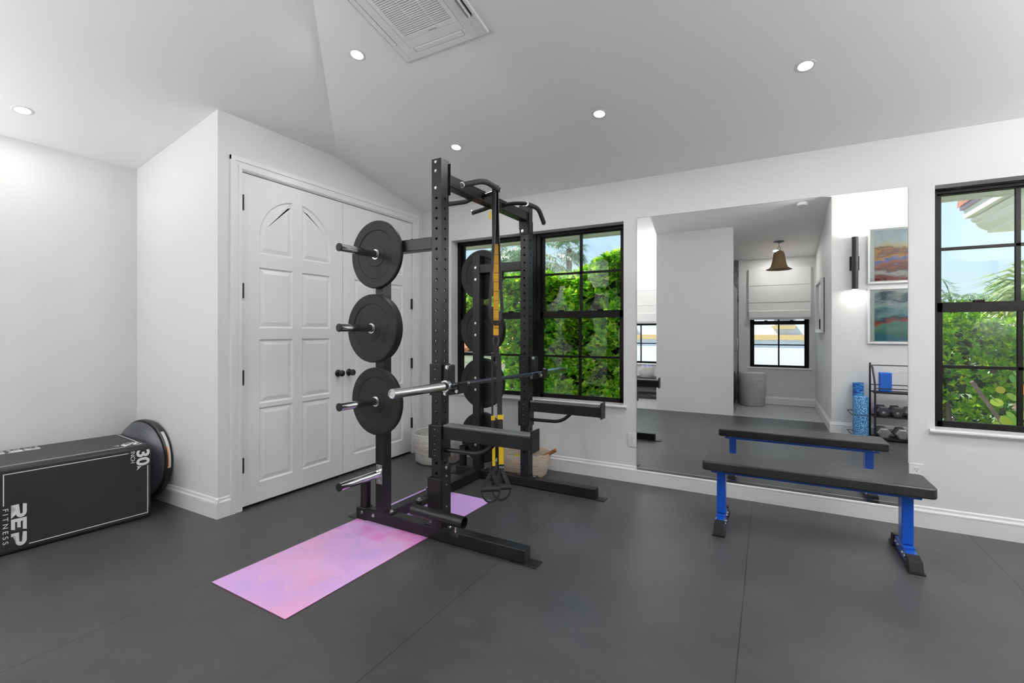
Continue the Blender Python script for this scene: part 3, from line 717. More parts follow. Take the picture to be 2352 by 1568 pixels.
# ------------------------------------------------------------------ barbell
bar = thing('barbell', 'long steel barbell with black shaft resting on the rack hooks', 'barbell', toW(.815, .6125, .957), (R(-.75), 0, RA))
MB().cyl((0, -.66, 0), (0, .66, 0), .0140, 20).build('shaft', 'shaft', bar, smooth=True)
for s_ in (-1, 1):
    c_ = MB(); c_.lathe([(.0140, 0), (.036, 0), (.037, .003), (.037, .024), (.034, .027), (.0255, .028)], (0, s_*.648, 0), (0, s_, 0), 40); c_.build('collar', 'steel', bar, smooth=True, angle=30)
    c_ = MB(); c_.lathe([(.0255, .026), (.0255, .440), (.0235, .443), (.0185, .443), (.0180, .440), (0, .440)], (0, s_*.668, 0), (0, s_, 0), 40); c_.build('sleeve', 'steel', bar, smooth=True, angle=30)
    for d_ in (.60, .455, .44): MB().cyl((0, s_*d_, 0), (0, s_*(d_-.006), 0), .0144, 20).build('knurl_ring', 'steel', bar)

# ------------------------------------------------------------------ resistance band and suspension trainer (hang from near front grip)
HX, HY, HZ = .890, .400, 2.243
rb = thing('resistance_band', 'black loop resistance band draped over the pull-up grip', 'exercise band', toW(HX, HY, HZ), (0, 0, RA))
pth = []
for i in range(25):
    t = i/24
    pth.append((-.006-.000*t, -.006-.062*math.sin(t*PI*.5)**2*(.2+.8*t), .018-.82*t))
bot = []
for i in range(1, 12):
    a = PI*i/12; bot.append((-.006+.0*a, -.068+.068*(1-math.cos(a)), -.80-.10*math.sin(a)))
upp = [(x+.012, -y+.0, z) for x, y, z in pth[::-1]]
loop = pth + bot + upp
top = [(.006, .01, .024), (0, .0, .028), (-.006, -.006, .022)]
MB().strip(loop+top, .036, (1, -.55, 0), .0045).build('loop', 'band', rb, smooth=True)
st = thing('suspension_trainer', 'black and yellow suspension training straps hanging inside the rack', 'suspension straps', toW(HX-.02, HY+.01, HZ-.03), (0, 0, RA))
sd = (.75, .65, 0)
MB().strip([(0, 0, .05), (.0, 0, -.25), (.002, .004, -.45)], .030, sd, .003).build('anchor_strap', 'web', st)
MB().strip([(.012, 0, -.33), (.014, .0, -.6), (.014, 0, -.945)], .036, sd, .004).build('yellow_anchor', 'amber', st)
for k in range(9): MB().strip([(.018, 0, -.40-k*.062), (.018, 0, -.402-k*.062)], .036, sd, .002).build('stitch_line', 'web', st)
MB().strip([(.018, 0, -.845), (.018, 0, -.88)], .037, sd, .006).build('anchor_label', 'web', st)
MB().strip([(.0, -.05, -.12), (.0, -.05, -.17)], .012, sd, .006).build('tag_loop', 'yellow', st)
ca = MB(); ca.tube([(.014+.018*math.cos(a)*.75, .018*math.cos(a)*.65, -.985+.035*math.sin(a)) for a in [2*PI*k/16 for k in range(17)]], .005, 8, False); ca.build('carabiner', 'shaft', st, smooth=True)
MB().strip([(.014, 0, -1.01), (.014, 0, -1.09)], .040, sd, .010).build('equalizer_loop', 'web', st)
# two legs of webbing
for s_, w_ in ((-1, .012), (1, .034)):
    q = .030*s_
    MB().strip([(.014+q*.3, q*.9-.01, -1.07), (.014+q*.4, q*.9, -1.35), (.014+q*.4, q*.95, -1.60), (.014+q*.4, q*.95, -1.95)], w_, sd, .004).build('main_strap', 'web', st)
    wy_ = .020 if s_ < 0 else .034
    MB().strip([(.020+q*.4, q*.95, -1.485), (.020+q*.4, q*.95, -1.515)], wy_+.006, sd, .010).build('yellow_keeper', 'yellow', st)
    MB().strip([(.018+q*.4, q*.95, -1.52), (.018+q*.4, q*.95, -1.60)], wy_, sd, .008).build('cam_buckle', 'web', st)
    MB().strip([(.024+q*.4, q*.95, -1.625), (.026+q*.4, q*.95, -1.82)], wy_, sd, .004).build('yellow_tab', 'yellow', st)
    MB().strip([(.026+q*.4, q*.95, -1.822), (.026+q*.4, q*.95, -1.852)], wy_+.004, sd, .006).build('label_patch', 'web', st)
o_ = Vector((.026+.012, .0285, -1.845)); xd = Vector((.75, .65, 0)).normalized()
text('label_text', 'TRX', .019, o_ + Vector((.004, -.003, 0)), xd, (0, 0, 1), 'white_ink', st, .0004, align='CENTER')
for s_ in (-1, 1):
    q = .036*s_; c0 = Vector((.026+q*.6, q*.95-.02, -2.025))
    MB().strip([(.02+q*.4, q, -1.85), tuple(c0+Vector((-.045, -.03, .06)))], .030, sd, .003).build('handle_strap', 'web', st)
    MB().strip([(.02+q*.4, q, -1.85), tuple(c0+Vector((.045, .03, .06)))], .030, sd, .003).build('handle_strap', 'web', st)
    MB().cyl(c0+Vector((-.055, -.038, .055)), c0+Vector((.055, .038, .055)), .016, 16).build('foam_handle', 'grip', st, smooth=True)
    lp = [(c0.x+.050*math.cos(a), c0.y+.034*math.cos(a), c0.z+.050-.0+(.080*math.sin(a) if math.sin(a) < 0 else 0)) for a in [PI+PI*k/14 for k in range(15)]]
    MB().strip(lp, .030, (-.55, .83, 0), .005).build('foot_cradle', 'web', st, smooth=True)

# ------------------------------------------------------------------ flat bench
bn = thing('flat_bench', 'blue steel flat bench with black padded seat in front of the mirror', 'bench', (3.545, -.578, 0))
pad = MB(); w2 = .592
pad.prism([(x, y, .385) for x, y in [(-w2+.025, -.150), (w2-.025, -.150), (w2-.007, -.143), (w2, -.125), (w2, .125), (w2-.007, .143), (w2-.025, .150), (-w2+.025, .150), (-w2+.007, .143), (-w2, .125), (-w2, -.125), (-w2+.007, -.143)]], (0, 0, .062)); pad.build('seat_pad', 'vinyl', bn, bevel=.010, seg=3, smooth=True, angle=60)
MB().box(-.545, .545, -.055, .055, .350, .383).build('main_beam', 'blue', bn, bevel=.004)
for sx_ in (-1, 1):
    pt = MB(); pt.box(sx_*.56-.09 if sx_ > 0 else -.56, .56 if sx_ > 0 else -.56+.09, -.09, .09, .377, .386); pt.build('seat_bracket', 'blue', bn, bevel=.003)
    for dy in (-.075, .075): bolt((sx_*.50, dy, .377), (0, 0, -1), bn, .009, .007)
    lg = MB(); x = sx_*.484; lg.prism([(x-.027, -.042, .355), (x+.027, -.042, .355), (x+.027, -.042, .085), (x-.027, -.042, .085)], (0, .084, 0)); lg.build('leg', 'blue', bn, bevel=.004)
    MB().box(x-.028, x+.028, -.075, .075, .070, .083).build('leg_flange', 'blue', bn, bevel=.003)
    ft = MB(); ft.prism([(x-.026, -.185, .012), (x-.026, -.150, .062), (x-.026, -.09, .071), (x-.026, .09, .071), (x-.026, .150, .062), (x-.026, .185, .012)], (.052, 0, 0))
    fo = ft.build('foot', 'blue', bn, bevel=.003)
    for sy_ in (-1, 1):
        cp = MB(); y0 = sy_*.228; y1 = sy_*.135
        P = [(x-.031, y0, .008), (x-.031, sy_*.205, .062), (x-.031, y1, .072), (x-.031, y1, .008)]
        cp.prism(P, (.062, 0, 0)); cp.build('rubber_cap', 'rubber', fo, bevel=.004)
        cq = MB(); cq.box(x-.037, x+.037, min(y0+sy_*.008, y1), max(y0+sy_*.008, y1), 0, .009); cq.build('rubber_base', 'rubber', fo, bevel=.002)
        for dy in (.055, .105): bolt((x+.026, sy_*dy, .042), (1, 0, 0), fo, .009, .008); bolt((x-.026, sy_*dy, .042), (-1, 0, 0), fo, .009, .005)

# ------------------------------------------------------------------ yoga mat
ym = thing('yoga_mat', 'pink and lavender yoga mat with mandala print lying under the rack', 'yoga mat', (.829, -2.657, 0), (0, 0, R(-1.6)))
mb = MB(); mb.box(0, .612, 0, 1.70, .0035, .005); mb.build('printed_top', 'mat', ym)
mb = MB(); mb.box(-.0002, .6122, -.0002, 1.7002, 0, .0036); mb.build('underside', 'matside', ym)

# ------------------------------------------------------------------ plyometric box
bxo = thing('plyometric_box', 'large black soft jump box with white outline lying on its side by the left wall', 'jump box', (-.44, -2.372, 0), (0, 0, R(-5.9)))
mb = MB()
N = 10
mb.box(-.60, 0, -.762, 0, 0, .508); mb.build('padded_body', 'boxcloth', bxo, bevel=.022, seg=4, smooth=True, angle=70)
def ink(pts, w, nm='outline'):
    mb = MB()
    for (a, b) in zip(pts, pts[1:]):
        a, b = Vector(a), Vector(b); d = (b-a).normalized()
        if abs(a.x) < .01 and abs(b.x) < .01: s_ = d.cross(Vector((1, 0, 0)))*w/2; nn = Vector((.0012, 0, 0))
        else: s_ = d.cross(Vector((0, 0, 1)))*w/2; nn = Vector((0, 0, .0012))
        mb.prism([a-d*w/2+s_, b+d*w/2+s_, b+d*w/2-s_, a-d*w/2-s_], nn)
    return mb.build(nm, 'white_ink', bxo)
X0 = .0001
ink([(X0, -.131, .468), (X0, -.706, .468), (X0, -.706, .290)], .0045)
ink([(X0, -.022, .363), (X0, -.022, .038), (X0, -.600, .038)], .0045)
ZT_ = .5082
ink([(-.045, -.135, ZT_), (-.045, -.715, ZT_), (-.10, -.730, ZT_)], .0045); ink([(-.570, -.035, ZT_), (-.16, -.035, ZT_)], .0045)
text('size_number', '30', .098, (X0, -.082, .480), (0, 0, -1), (0, 1, 0), 'white_ink', bxo, .0006, sx=1.12, offset=.003)
text('size_unit', 'INCH', .034, (X0, -.117, .480), (0, 0, -1), (0, 1, 0), 'white_ink', bxo, .0006, sx=1.0)
mb = MB(); mb.prism([(X0, -.085, .371), (X0, -.058, .366), (X0, -.085, .343), (X0, -.076, .362)], (.0012, 0, 0)); mb.build('arrow', 'white_ink', bxo)
text('size_number', '24', .098, (-.135, -.03, ZT_), (0, -1, 0), (1, 0, 0), 'white_ink', bxo, .0006, sx=1.12, offset=.003)
text('size_unit', 'INCH', .034, (-.175, -.03, ZT_), (0, -1, 0), (1, 0, 0), 'white_ink', bxo, .0006)
mb = MB(); mb.prism([(-.13, -.147, ZT_), (-.105, -.151, ZT_), (-.13, -.175, ZT_), (-.122, -.156, ZT_)], (0, 0, .0012)); mb.build('arrow', 'white_ink', bxo)
# letter shapes (u right, v up, height 1)
def arcl(cx, cy, r, a0, a1, n=8): return [(cx+r*math.cos(R(a0+(a1-a0)*i/n)), cy+r*math.sin(R(a0+(a1-a0)*i/n))) for i in range(n+1)]
LR = [[(0, .0), (.22, .0), (.22, .26), (.0+.40, .26), (.62, 0), (.92, 0), (.66, .34)] + arcl(.58, .64, .36, -62, 90) + [(.05, 1.0), (.0, .75), (.55, .75)] + arcl(.58, .63, .12, 80, -80) + [(0, .50)]]
LE = [[(0, 0), (.22, 0), (.22, 1), (0, 1)], [(.22, 0), (.70, 0), (.76, .25), (.22, .25)], [(.22, .39), (.62, .39), (.67, .61), (.22, .61)], [(.22, .75), (.80, .75), (.86, 1), (.22, 1)]]
LP = [[(0, .0), (.22, .0), (.22, .26), (.55, .26)] + arcl(.58, .63, .37, -80, 90) + [(.05, 1.0), (.0, .75), (.55, .75)] + arcl(.58, .63, .12, 80, -80) + [(0, .50)]]
def logo(org, ux, vy, h, adv=.98, sxl=1.0):
    org = Vector(org); ux = Vector(ux); vy = Vector(vy); nn = ux.cross(vy)*.0012
    for i, L_ in enumerate((LR, LE, LP)):
        mb = MB()
        for P in L_: mb.prism([org + ux*h*sxl*(u + i*adv) + vy*h*v for u, v in P], nn)
        bmesh.ops.triangulate(mb.bm, faces=[f for f in mb.bm.faces if len(f.verts) > 4])
        mb.build('logo_letter', 'white_ink', bxo)
logo((X0, -.676, .283), (0, 0, -1), (0, 1, 0), .064, .99, 1.30)
text('maker_text', 'F I T N E S S', .032, (X0, -.709, .272), (0, 0, -1), (0, 1, 0), 'white_ink', bxo, .0006, sx=1.25)
logo((-.515, -.47, ZT_), (0, -1, 0), (1, 0, 0), .064, .99, 1.30)
text('maker_text', 'F I T N E S S', .032, (-.560, -.47, ZT_), (0, -1, 0), (1, 0, 0), 'white_ink', bxo, .0006, sx=1.25)

# ------------------------------------------------------------------ balance dome
bo = thing('balance_dome', 'round black balance trainer standing on edge between the jump box and the closet wall', 'balance trainer', (-.870, -2.225, .312), (R(-2), 0, R(7)))
MB().lathe([(0, .020), (.285, .020), (.300, .012), (.304, 0), (.304, -.026), (.296, -.034), (.25, -.036), (0, -.036)], (0, 0, 0), (0, 1, 0), 72).build('platform', 'hinge', bo, smooth=True, angle=30)
MB().lathe([(.285, -.034), (.290, -.044), (.280, -.056), (.24, -.085), (.17, -.105), (.09, -.115), (0, -.118)], (0, 0, 0), (0, 1, 0), 64).build('dome', 'bosu', bo, smooth=True, angle=60)
def rimstrip(a0, a1, m_, nm, y0, y1):
    mb = MB(); n_ = 14
    for i in range(n_):
        a, b = R(a0+(a1-a0)*i/n_), R(a0+(a1-a0)*(i+1)/n_); r_ = .3052
        mb.poly([(math.cos(a)*r_, y0, math.sin(a)*r_), (math.cos(b)*r_, y0, math.sin(b)*r_), (math.cos(b)*r_, y1, math.sin(b)*r_), (math.cos(a)*r_, y1, math.sin(a)*r_)])
    return mb.build(nm, m_, bo)
rimstrip(-6, 48, 'white_ink', 'warning_label', -.024, -.003); rimstrip(-4, 24, 'orange_ink', 'warning_stripe', -.0245, -.0175)
bo.children[-1].location = (0, 0, 0)
for o2 in [k for k in COL.objects if k.parent == bo and k.name.startswith('warning_stripe')]: o2.scale = (1.0015, 1, 1.0015)

# ------------------------------------------------------------------ baskets
def basket(name, label, loc, rt, rb_, h, m_, sy_=1.):
    b_ = thing(name, label, 'basket', loc)
    MB().lathe([(0, 0), (rb_*.9, 0), (rb_, .02), (rb_+(rt-rb_)*.6, h*.55), (rt, h-.006), (rt-.004, h), (rt-.012, h-.004), (rt-.016, h*.6), (rb_-.012, .02), (0, .014)], n=56, sy=sy_).build('woven_body', m_, b_, smooth=True, angle=60)
    return b_
def bhandle(b_, a, r, h, sy_=1.):
    c = Vector((math.cos(a)*r, math.sin(a)*r*sy_, 0)); t = Vector((-math.sin(a), math.cos(a), 0)); o2 = Vector((math.cos(a), math.sin(a), 0))
    pts = [c+t*(.055*math.cos(k*PI/12))+o2*(.004+.010*math.sin(k*PI/12))+Vector((0, 0, h-.05-.075*math.sin(k*PI/12))) for k in range(13)]
    MB().tube(pts, .0045, 8).build('rope_handle', 'rope2', b_, smooth=True)
b1 = basket('rope_basket', 'white coiled rope basket in the corner by the closet door', (.43, -.265, 0), .243, .222, .295, 'rope1')
bhandle(b1, R(-75), .243, .295)
b2 = basket('rope_basket', 'tan coiled rope basket under the left window behind the rack', (1.385, -.245, 0), .258, .215, .215, 'rope2', .82)
bhandle(b2, R(-62), .255, .215, .82)
tag(MB((1.60, -.24, .20)).tube([(1.56, -.235, .165), (1.62, -.235, .203), (1.70, -.235, .252)], [.014, .018, .016], 14).build('wooden_handle', 'handle_wood', smooth=True), 'brown wooden tool handle sticking out of the tan basket', 'tool handle')
for (x, y, z, r_, m_, lb) in ((.36, -.27, .19, .05, 'ybush', 'lime green ball in the white rope basket'), (1.32, -.25, .12, .05, 'ybush', 'lime green ball in the tan basket near its left side'), (1.52, -.26, .135, .05, 'bluecloth', 'patterned blue ball in the tan basket under the wooden handle')):
    tag(MB((x, y, z)).lathe([(r_*math.sin(PI*k/14), z*0-r_*math.cos(PI*k/14)) for k in range(15)], (x, y, z), n=28).build('massage_ball', m_, smooth=True), lb, 'ball')

# ------------------------------------------------------------------ things seen in the mirror
# wall pictures
def picture(z0, z1, m_, label):
    x0, x1 = 4.416, 5.106; O = ((x0+x1)/2, AY, z0); p = thing('framed_print', label, 'picture', O)
    f = MB(O); w = .022
    for a in ((x0, x0+w, z0, z1), (x1-w, x1, z0, z1), (x0+w, x1-w, z0, z0+w), (x0+w, x1-w, z1-w, z1)): f.box(a[0], a[1], AY, AY+.032, a[2], a[3])
    f.build('frame', 'white_plastic', p, bevel=.002)
    MB(O).box(x0+w, x1-w, AY+.001, AY+.014, z0+w, z1-w).build('mat_board', 'white_ink', p)
    a_ = MB((0, 0, 0)); a_.box(-.276, .276, 0, .002, 0, z1-z0-.075); ao = a_.build('print', m_, p); ao.location = (0, .0145, .035)
    MB(O).box(x0+w, x1-w, AY+.022, AY+.024, z0+w, z1-w).build('glazing', 'glass', p)
picture(1.884, 2.576, 'art1', 'white framed amber and red abstract print, upper of the two')
picture(1.144, 1.833, 'art2', 'white framed teal and green abstract print, lower of the two')
# sconces: up-and-down wall lamps; all but the first are added ceiling fill
def sconce(loc, rz_, label, up, down):
    sc_ = thing('wall_sconce', label, 'wall lamp', loc, (0, 0, rz_), 'up-and-down wall sconces')
    MB().box(-.050, .050, 0, .02, -.088, .088).build('back_plate', 'hinge', sc_, bevel=.002)
    mb = MB(); mb.lathe([(.030, -.325), (.034, -.325), (.034, .325), (.030, .325), (.030, -.325)], (0, .062, 0), n=32); mb.box(-.012, .012, .02, .035, -.03, .03); mb.build('tube_shade', 'hinge', sc_, smooth=True, angle=40)
    for s_ in (1, -1):
        MB().lathe([(0, 0), (.0295, 0), (.0295, .004), (0, .004)], (0, .062, s_*.300), n=24).build('lens', 'lens', sc_)
        ld = bpy.data.lights.new('lamp', 'AREA'); ld.shape = 'DISK'; ld.size = .055; ld.energy = up if s_ > 0 else down; ld.color = (1, .985, .965)
        lo2 = bpy.data.objects.new('lamp', ld); COL.objects.link(lo2); lo2.parent = sc_; lo2.location = (0, .062, s_*.33); lo2.rotation_euler = (PI if s_ > 0 else 0, 0, 0)
sconce((4.283, AY, 2.15), 0, 'black cylinder wall sconce beside the framed prints', 2.5, 1)
sconce((5.65, AY, 1.80), 0, 'added out-of-view uplight, sconce-shaped, on the alcove wall right of the prints', 42, 3)  # added from here down: unseen uplights that brighten the ceiling
sconce((XW, -4.1, 1.60), -PI/2, 'added out-of-view uplight, sconce-shaped, on the west wall behind the jump box', 16, 1)
sconce((XW, -4.95, 1.60), -PI/2, 'added out-of-view uplight, sconce-shaped, on the west wall near the south corner', 34, 2)
sconce((XE, -1.0, 1.90), PI/2, 'added out-of-view uplight, sconce-shaped, on the east wall near the window wall', 55, 3)
sconce((XE, -2.4, 1.90), PI/2, 'added out-of-view uplight, sconce-shaped, on the east wall beside the alcove', 55, 3)
sconce((PX0, -4.75, 1.80), PI/2, 'added out-of-view uplight, sconce-shaped, on the bath side of the partition', 30, 2)
sconce((-.3, YS, 1.80), 0, 'added out-of-view uplight, sconce-shaped, on the south wall by the dark bench', 30, 2)
# passage-wall mirror cabinet
jm = thing('framed_bath_mirror', 'white framed mirror on the passage wall, seen edge-on', 'mirror', (JX, -4.5, 1.28))
O = (JX, -4.5, 1.28)
f = MB(O)
for a in ((-4.98, -4.93, 1.28, 2.08), (-4.12, -4.07, 1.28, 2.08), (-4.93, -4.12, 1.28, 1.33), (-4.93, -4.12, 2.03, 2.08)): f.box(JX-.045, JX, a[0], a[1], a[2], a[3])
f.build('frame', 'white_plastic', jm, bevel=.003)
MB(O).box(JX-.020, JX-.012, -4.93, -4.12, 1.33, 2.03).build('mirror_glass', 'mirror', jm)
MB(O).box(JX-.010, JX-.002, -4.069, -4.062, 1.285, 2.075).build('edge_strip', 'hinge', jm)
# smoke detector
sd_ = thing('smoke_detector', 'round white smoke detector on the sloping ceiling', 'smoke detector', (3.74, -3.42, ceilz(3.74, -3.42)), (SL, 0, 0))
MB().lathe([(0, 0), (.068, 0), (.070, -.006), (.066, -.010)], n=36).build('base', 'white_plastic', sd_, smooth=True)
MB().lathe([(.066, -.010), (.063, -.024), (.055, -.034), (0, -.038)], n=36).build('cover', 'white_plastic', sd_, smooth=True)
# pendant
PXp, PYp = 3.487, -4.76; zc_ = ceilz(PXp, PYp)
pd = thing('pendant_lamp', 'bell-shaped woven pendant lamp hanging in the passage', 'pendant light', (PXp, PYp, zc_))
MB().lathe([(0, .012), (.074, .008), (.074, -.004), (.05, -.012), (.012, -.024), (0, -.024)], n=36).build('canopy', 'darkwood', pd, smooth=True)
ch = MB(); ch.cyl((0, 0, -.02), (0, 0, -.080), .004, 8); ch.tube([(.022*math.cos(a), 0, -.104+.022*math.sin(a)) for a in [2*PI*k/18 for k in range(19)]], .0035, 8, False); ch.cyl((0, 0, -.126), (0, 0, -.145), .008, 10)
ch.build('hanging_ring', 'shaft', pd, smooth=True)
MB().lathe([(0, -.140), (.035, -.142), (.062, -.160), (.080, -.195), (.088, -.245), (.098, -.310), (.112, -.370), (.125, -.405), (.150, -.428), (.187, -.446), (.186, -.450), (.148, -.436), (.118, -.408), (.092, -.310), (.080, -.220), (.055, -.165), (0, -.150)], n=48).build('woven_shade', 'cane', pd, smooth=True, angle=60)
# roman shades
def shade(x0, x1, z0, label):
    O = ((x0+x1)/2, YS, z0); s_ = thing('roman_shade', label, 'window shade', O)
    c_ = MB(O); prof = []
    zt = 2.415; prof = [(.030, zt), (.031, 2.25), (.034, 2.12), (.029, 2.115), (.033, 1.95), (.037, 1.82), (.030, 1.815), (.034, 1.66)]
    a = [c_.v((x0, YS+d, z)) for d, z in prof]; b = [c_.v((x1, YS+d, z)) for d, z in prof]
    for i in range(len(a)-1): c_.face([a[i], b[i], b[i+1], a[i+1]])
    c_.build('fabric_panel', 'shade', s_, solid=.003)
    for k, (za, zb, d) in enumerate(((z0+.035, 1.665, .052), (z0+.018, 1.62, .044), (z0, z0+.045, .034))):
        MB(O).box(x0, x1, YS+.024, YS+d, za, zb).build('stacked_fold', 'shade', s_, bevel=.006)
    MB(O).box(x0, x1, YS, YS+.032, 2.39, 2.418).build('head_rail', 'shade', s_)
shade(3.02, 3.975, 1.508, 'white linen roman shade half lowered over the passage window')
shade(.60, 1.50, 1.458, 'white linen roman shade half lowered over the window by the dark bench')
# hamper
hp = thing('laundry_hamper', 'tall white woven hamper standing beside the shower', 'hamper', (3.085, -5.30, -.006))
MB().lathe([(0, 0), (.185, 0), (.200, .02), (.212, .30), (.208, .572), (.200, .578), (.192, .560), (0, .545)], n=48).build('woven_body', 'hamperm', hp, smooth=True, angle=60)
MB().lathe([(0, .590), (.200, .578), (.205, .572), (.200, .566), (0, .570)], n=48).build('lid', 'hamperm', hp, smooth=True, angle=60)
# dark bench with basket
db = thing('storage_bench', 'low dark wooden bench with slatted shelf under the back window', 'bench', (1.15, -5.28, -.006))
mb = MB(); mb.box(-.55, .42, -.20, .16, .375, .415); mb.build('bench_top', 'darkwood', db, bevel=.003)
for x in (-.55, .36):
    for y in (-.20, .10): MB().box(x, x+.06, y, y+.06, 0, .375).build('leg', 'darkwood', db, bevel=.003)
mb = MB()
for k in range(4): mb.box(-.49, .36, -.19+k*.085, -.13+k*.085, .08, .10)
mb.build('slatted_shelf', 'darkwood', db)
MB().box(-.49, .36, .12, .15, .20, .33).build('apron', 'darkwood', db)
wb = thing('woven_basket', 'pale woven basket of folded cloths on the dark bench', 'basket', (1.25, -5.25, .409))
MB().lathe([(0, 0), (.115, 0), (.13, .01), (.155, .20), (.150, .205), (.144, .19), (.12, .02), (0, .02)], n=40).build('woven_body', 'hamperm', wb, smooth=True, angle=60)
cl = MB((1.25, -5.25, .60))
random.seed(3)
for k in range(7):
    a = k*2.4; x, y = 1.25+.07*math.cos(a)*(k > 0), -5.25+.07*math.sin(a)*(k > 0); cl.lathe([(0, -.03), (.05, -.02), (.055, .005), (.03, .03+.01*(k % 3)), (0, .035)], (x, y, .60), n=9)
tag(cl.build('folded_cloth', 'bluecloth', smooth=True), 'blue and white cloths heaped in the pale basket', 'cloth')

# dumbbell rack
dr = thing('dumbbell_rack', 'black wire rack with three shelves under the framed prints', 'rack', (4.42, -3.05, 0))
O = (4.42, -3.05, 0)
XR = 5.12
for x in (4.425, XR):
    MB(O).cyl((x, -3.115, 0), (x, -3.115, .915), .0105, 12).build('post', 'hinge', dr, smooth=True)
    MB(O).tube([(x+.022, -2.935, 0), (x+.022, -2.935, .66), (x+.012, -3.03, .86), (x, -3.105, .895)], .0105, 12).build('post', 'hinge', dr, smooth=True)
for z, nm in ((.572, 'top_shelf'), (.288, 'middle_shelf'), (.030, 'bottom_shelf')):
    g = MB(O); g.box(4.43, XR+.02, -2.945, -2.925, z-.012, z+.006); g.box(4.43, XR+.02, -3.12, -3.10, z-.012, z+.006); g.box(4.43, XR+.02, -3.10, -2.94, z-.006, z)
    g.build(nm, 'hinge', dr)
g = MB(O); g.cyl((4.425, -3.115, .885), (XR, -3.115, .885), .006, 10); g.cyl((4.425, -3.115, .65), (XR, -3.115, .65), .006, 10); g.cyl((4.447, -2.935, .62), (XR, -2.935, .62), .006, 10); g.build('rail', 'hinge', dr, smooth=True)
for z in (.29, .045):
    MB(O).tube([(4.43, -2.94, z), (4.24, -2.93, z), (4.225, -2.94, z), (4.195, -3.10, z+.03), (4.20, -3.11, z+.03), (4.42, -3.115, z+.03)], .004, 8).build('wire_hoop', 'hinge', dr, smooth=True)
ro = MB((4.325, -3.03, .0)); ro.lathe([(.035, .01), (.076, .01), (.077, .02), (.077, .495), (.074, .503), (.035, .503), (.030, .49), (.030, .02), (.035, .01)], (4.325, -3.03, 0), n=48)
tag(ro.build('foam_roller', 'speck', smooth=True, angle=40), 'blue and white speckled foam roller standing in the rack hoops', 'foam roller')
rm = MB((4.315, -3.162, 0)); rm.lathe([(0, .01), (.055, .01), (.056, .02), (.056, .655), (.054, .66), (0, .66)], (4.315, -3.162, 0), n=40)
tag(rm.build('rolled_mat', 'streak', smooth=True, angle=40), 'taller blue streaked roll standing behind the speckled foam roller', 'rolled mat')
tag(MB((4.553, -3.01, .579)).box(4.497, 4.612, -3.055, -2.965, .579, .808).build('yoga_block', 'yogablue', bevel=.008, seg=3), 'bright blue foam yoga block on the top shelf of the wire rack', 'yoga block')
def dumbbell(x, z, r_, m_, label, mark=None):
    d = thing('dumbbell', label, 'dumbbell', (x, -3.02, z), group='dumbbells on the wire rack')
    for s_ in (-1, 1):
        h = MB(); P = lambda rr, y: [(rr*math.cos(R(60*k)), y, rr*math.sin(R(60*k))) for k in range(6)]
        y0, y1 = s_*.045, s_*.110; seq = [P(r_*.86, y0), P(r_, y0+s_*.012), P(r_, y1-s_*.014), P(r_*.80, y1)]
        vs = [[h.v(p) for p in q] for q in seq]
        for a, b in zip(vs, vs[1:]):
            for k in range(6): h.face([a[k], a[(k+1) % 6], b[(k+1) % 6], b[k]])
        h.face(vs[0]); h.face(vs[-1]); h.build('hex_head', m_, d, bevel=.003)
    MB().tube([(0, -.05, 0), (0, 0, 0), (0, .05, 0)], [.013, .017, .013], 16).build('handle', 'steel', d, smooth=True)
    if mark:
        text('weight_number', mark, .026, (0, .1102, -.017), (-1, 0, 0), (0, 0, 1), 'white_ink', d, .0005, align='CENTER', offset=.001)
    return d
dumbbell(4.525, .352, .067, 'hexrub', 'dark grey hex dumbbell marked 12 on the middle shelf, nearest the rollers', '12')
dumbbell(4.655, .352, .067, 'hexrub', 'dark grey hex dumbbell marked 12 on the middle shelf, second from the rollers', '12')
dumbbell(4.785, .350, .065, 'hexmet', 'pale grey hex dumbbell on the middle shelf')
dumbbell(4.530, .096, .068, 'hexmet', 'bare iron hex dumbbell on the bottom shelf, nearest the rollers')
dumbbell(4.700, .096, .068, 'hexmet', 'bare iron hex dumbbell on the bottom shelf, right of the first')

# ------------------------------------------------------------------ outside: own eaves and wing
ev = thing('house_eaves', 'cream eave soffit of the house above the windows', 'eaves', (2.5, .5, 2.35))
O = (2.5, .5, 2.35)
MB(O).box(-1.6, 6.2, .202, .62, 2.275, 2.33).build('soffit', 'cream', ev)
MB(O).box(-1.6, 6.2, .60, .66, 2.270, 2.42).build('fascia', 'cream', ev)
wg = thing('roof_wing_cornice', 'cream moulded cornice and terracotta tile edge of the wing outside the right window', 'roof corner', (6.2, 3.0, 2.55))
O = (6.2, 3.0, 2.55); Y0, Y1 = .75, 4.1
def runx(name, prof, m_, parent=wg):
    mb = MB(O); mb.prism([(x, Y1, z) for x, z in prof], (0, Y0-Y1, 0)); return mb.build(name, m_, parent)
runx('cornice_cove', [(5.777, 2.547), (7.2, 2.547), (7.2, 2.75), (5.615, 2.735), (5.63, 2.70), (5.665, 2.685), (5.672, 2.66), (5.70, 2.62), (5.745, 2.590), (5.777, 2.580)], 'cornice')
runx('fascia_board', [(5.551, 2.751), (7.2, 2.751), (7.2, 2.86), (5.551, 2.86)], 'cornice')
runx('mortar_line', [(5.513, 2.86), (7.2, 2.86), (7.2, 2.915), (5.513, 2.900)], 'mauve')
mb = MB(O)
for k in range(14):
    yc = Y1 - .12 - k*.24
    pts = [(5.487, yc+.12*math.cos(PI*i/8), 2.90+.10*math.sin(PI*i/8)) for i in range(9)]; mb.prism(pts, (1.7, 0, .5))
mb.build('roof_tiles', 'oldtile', wg)
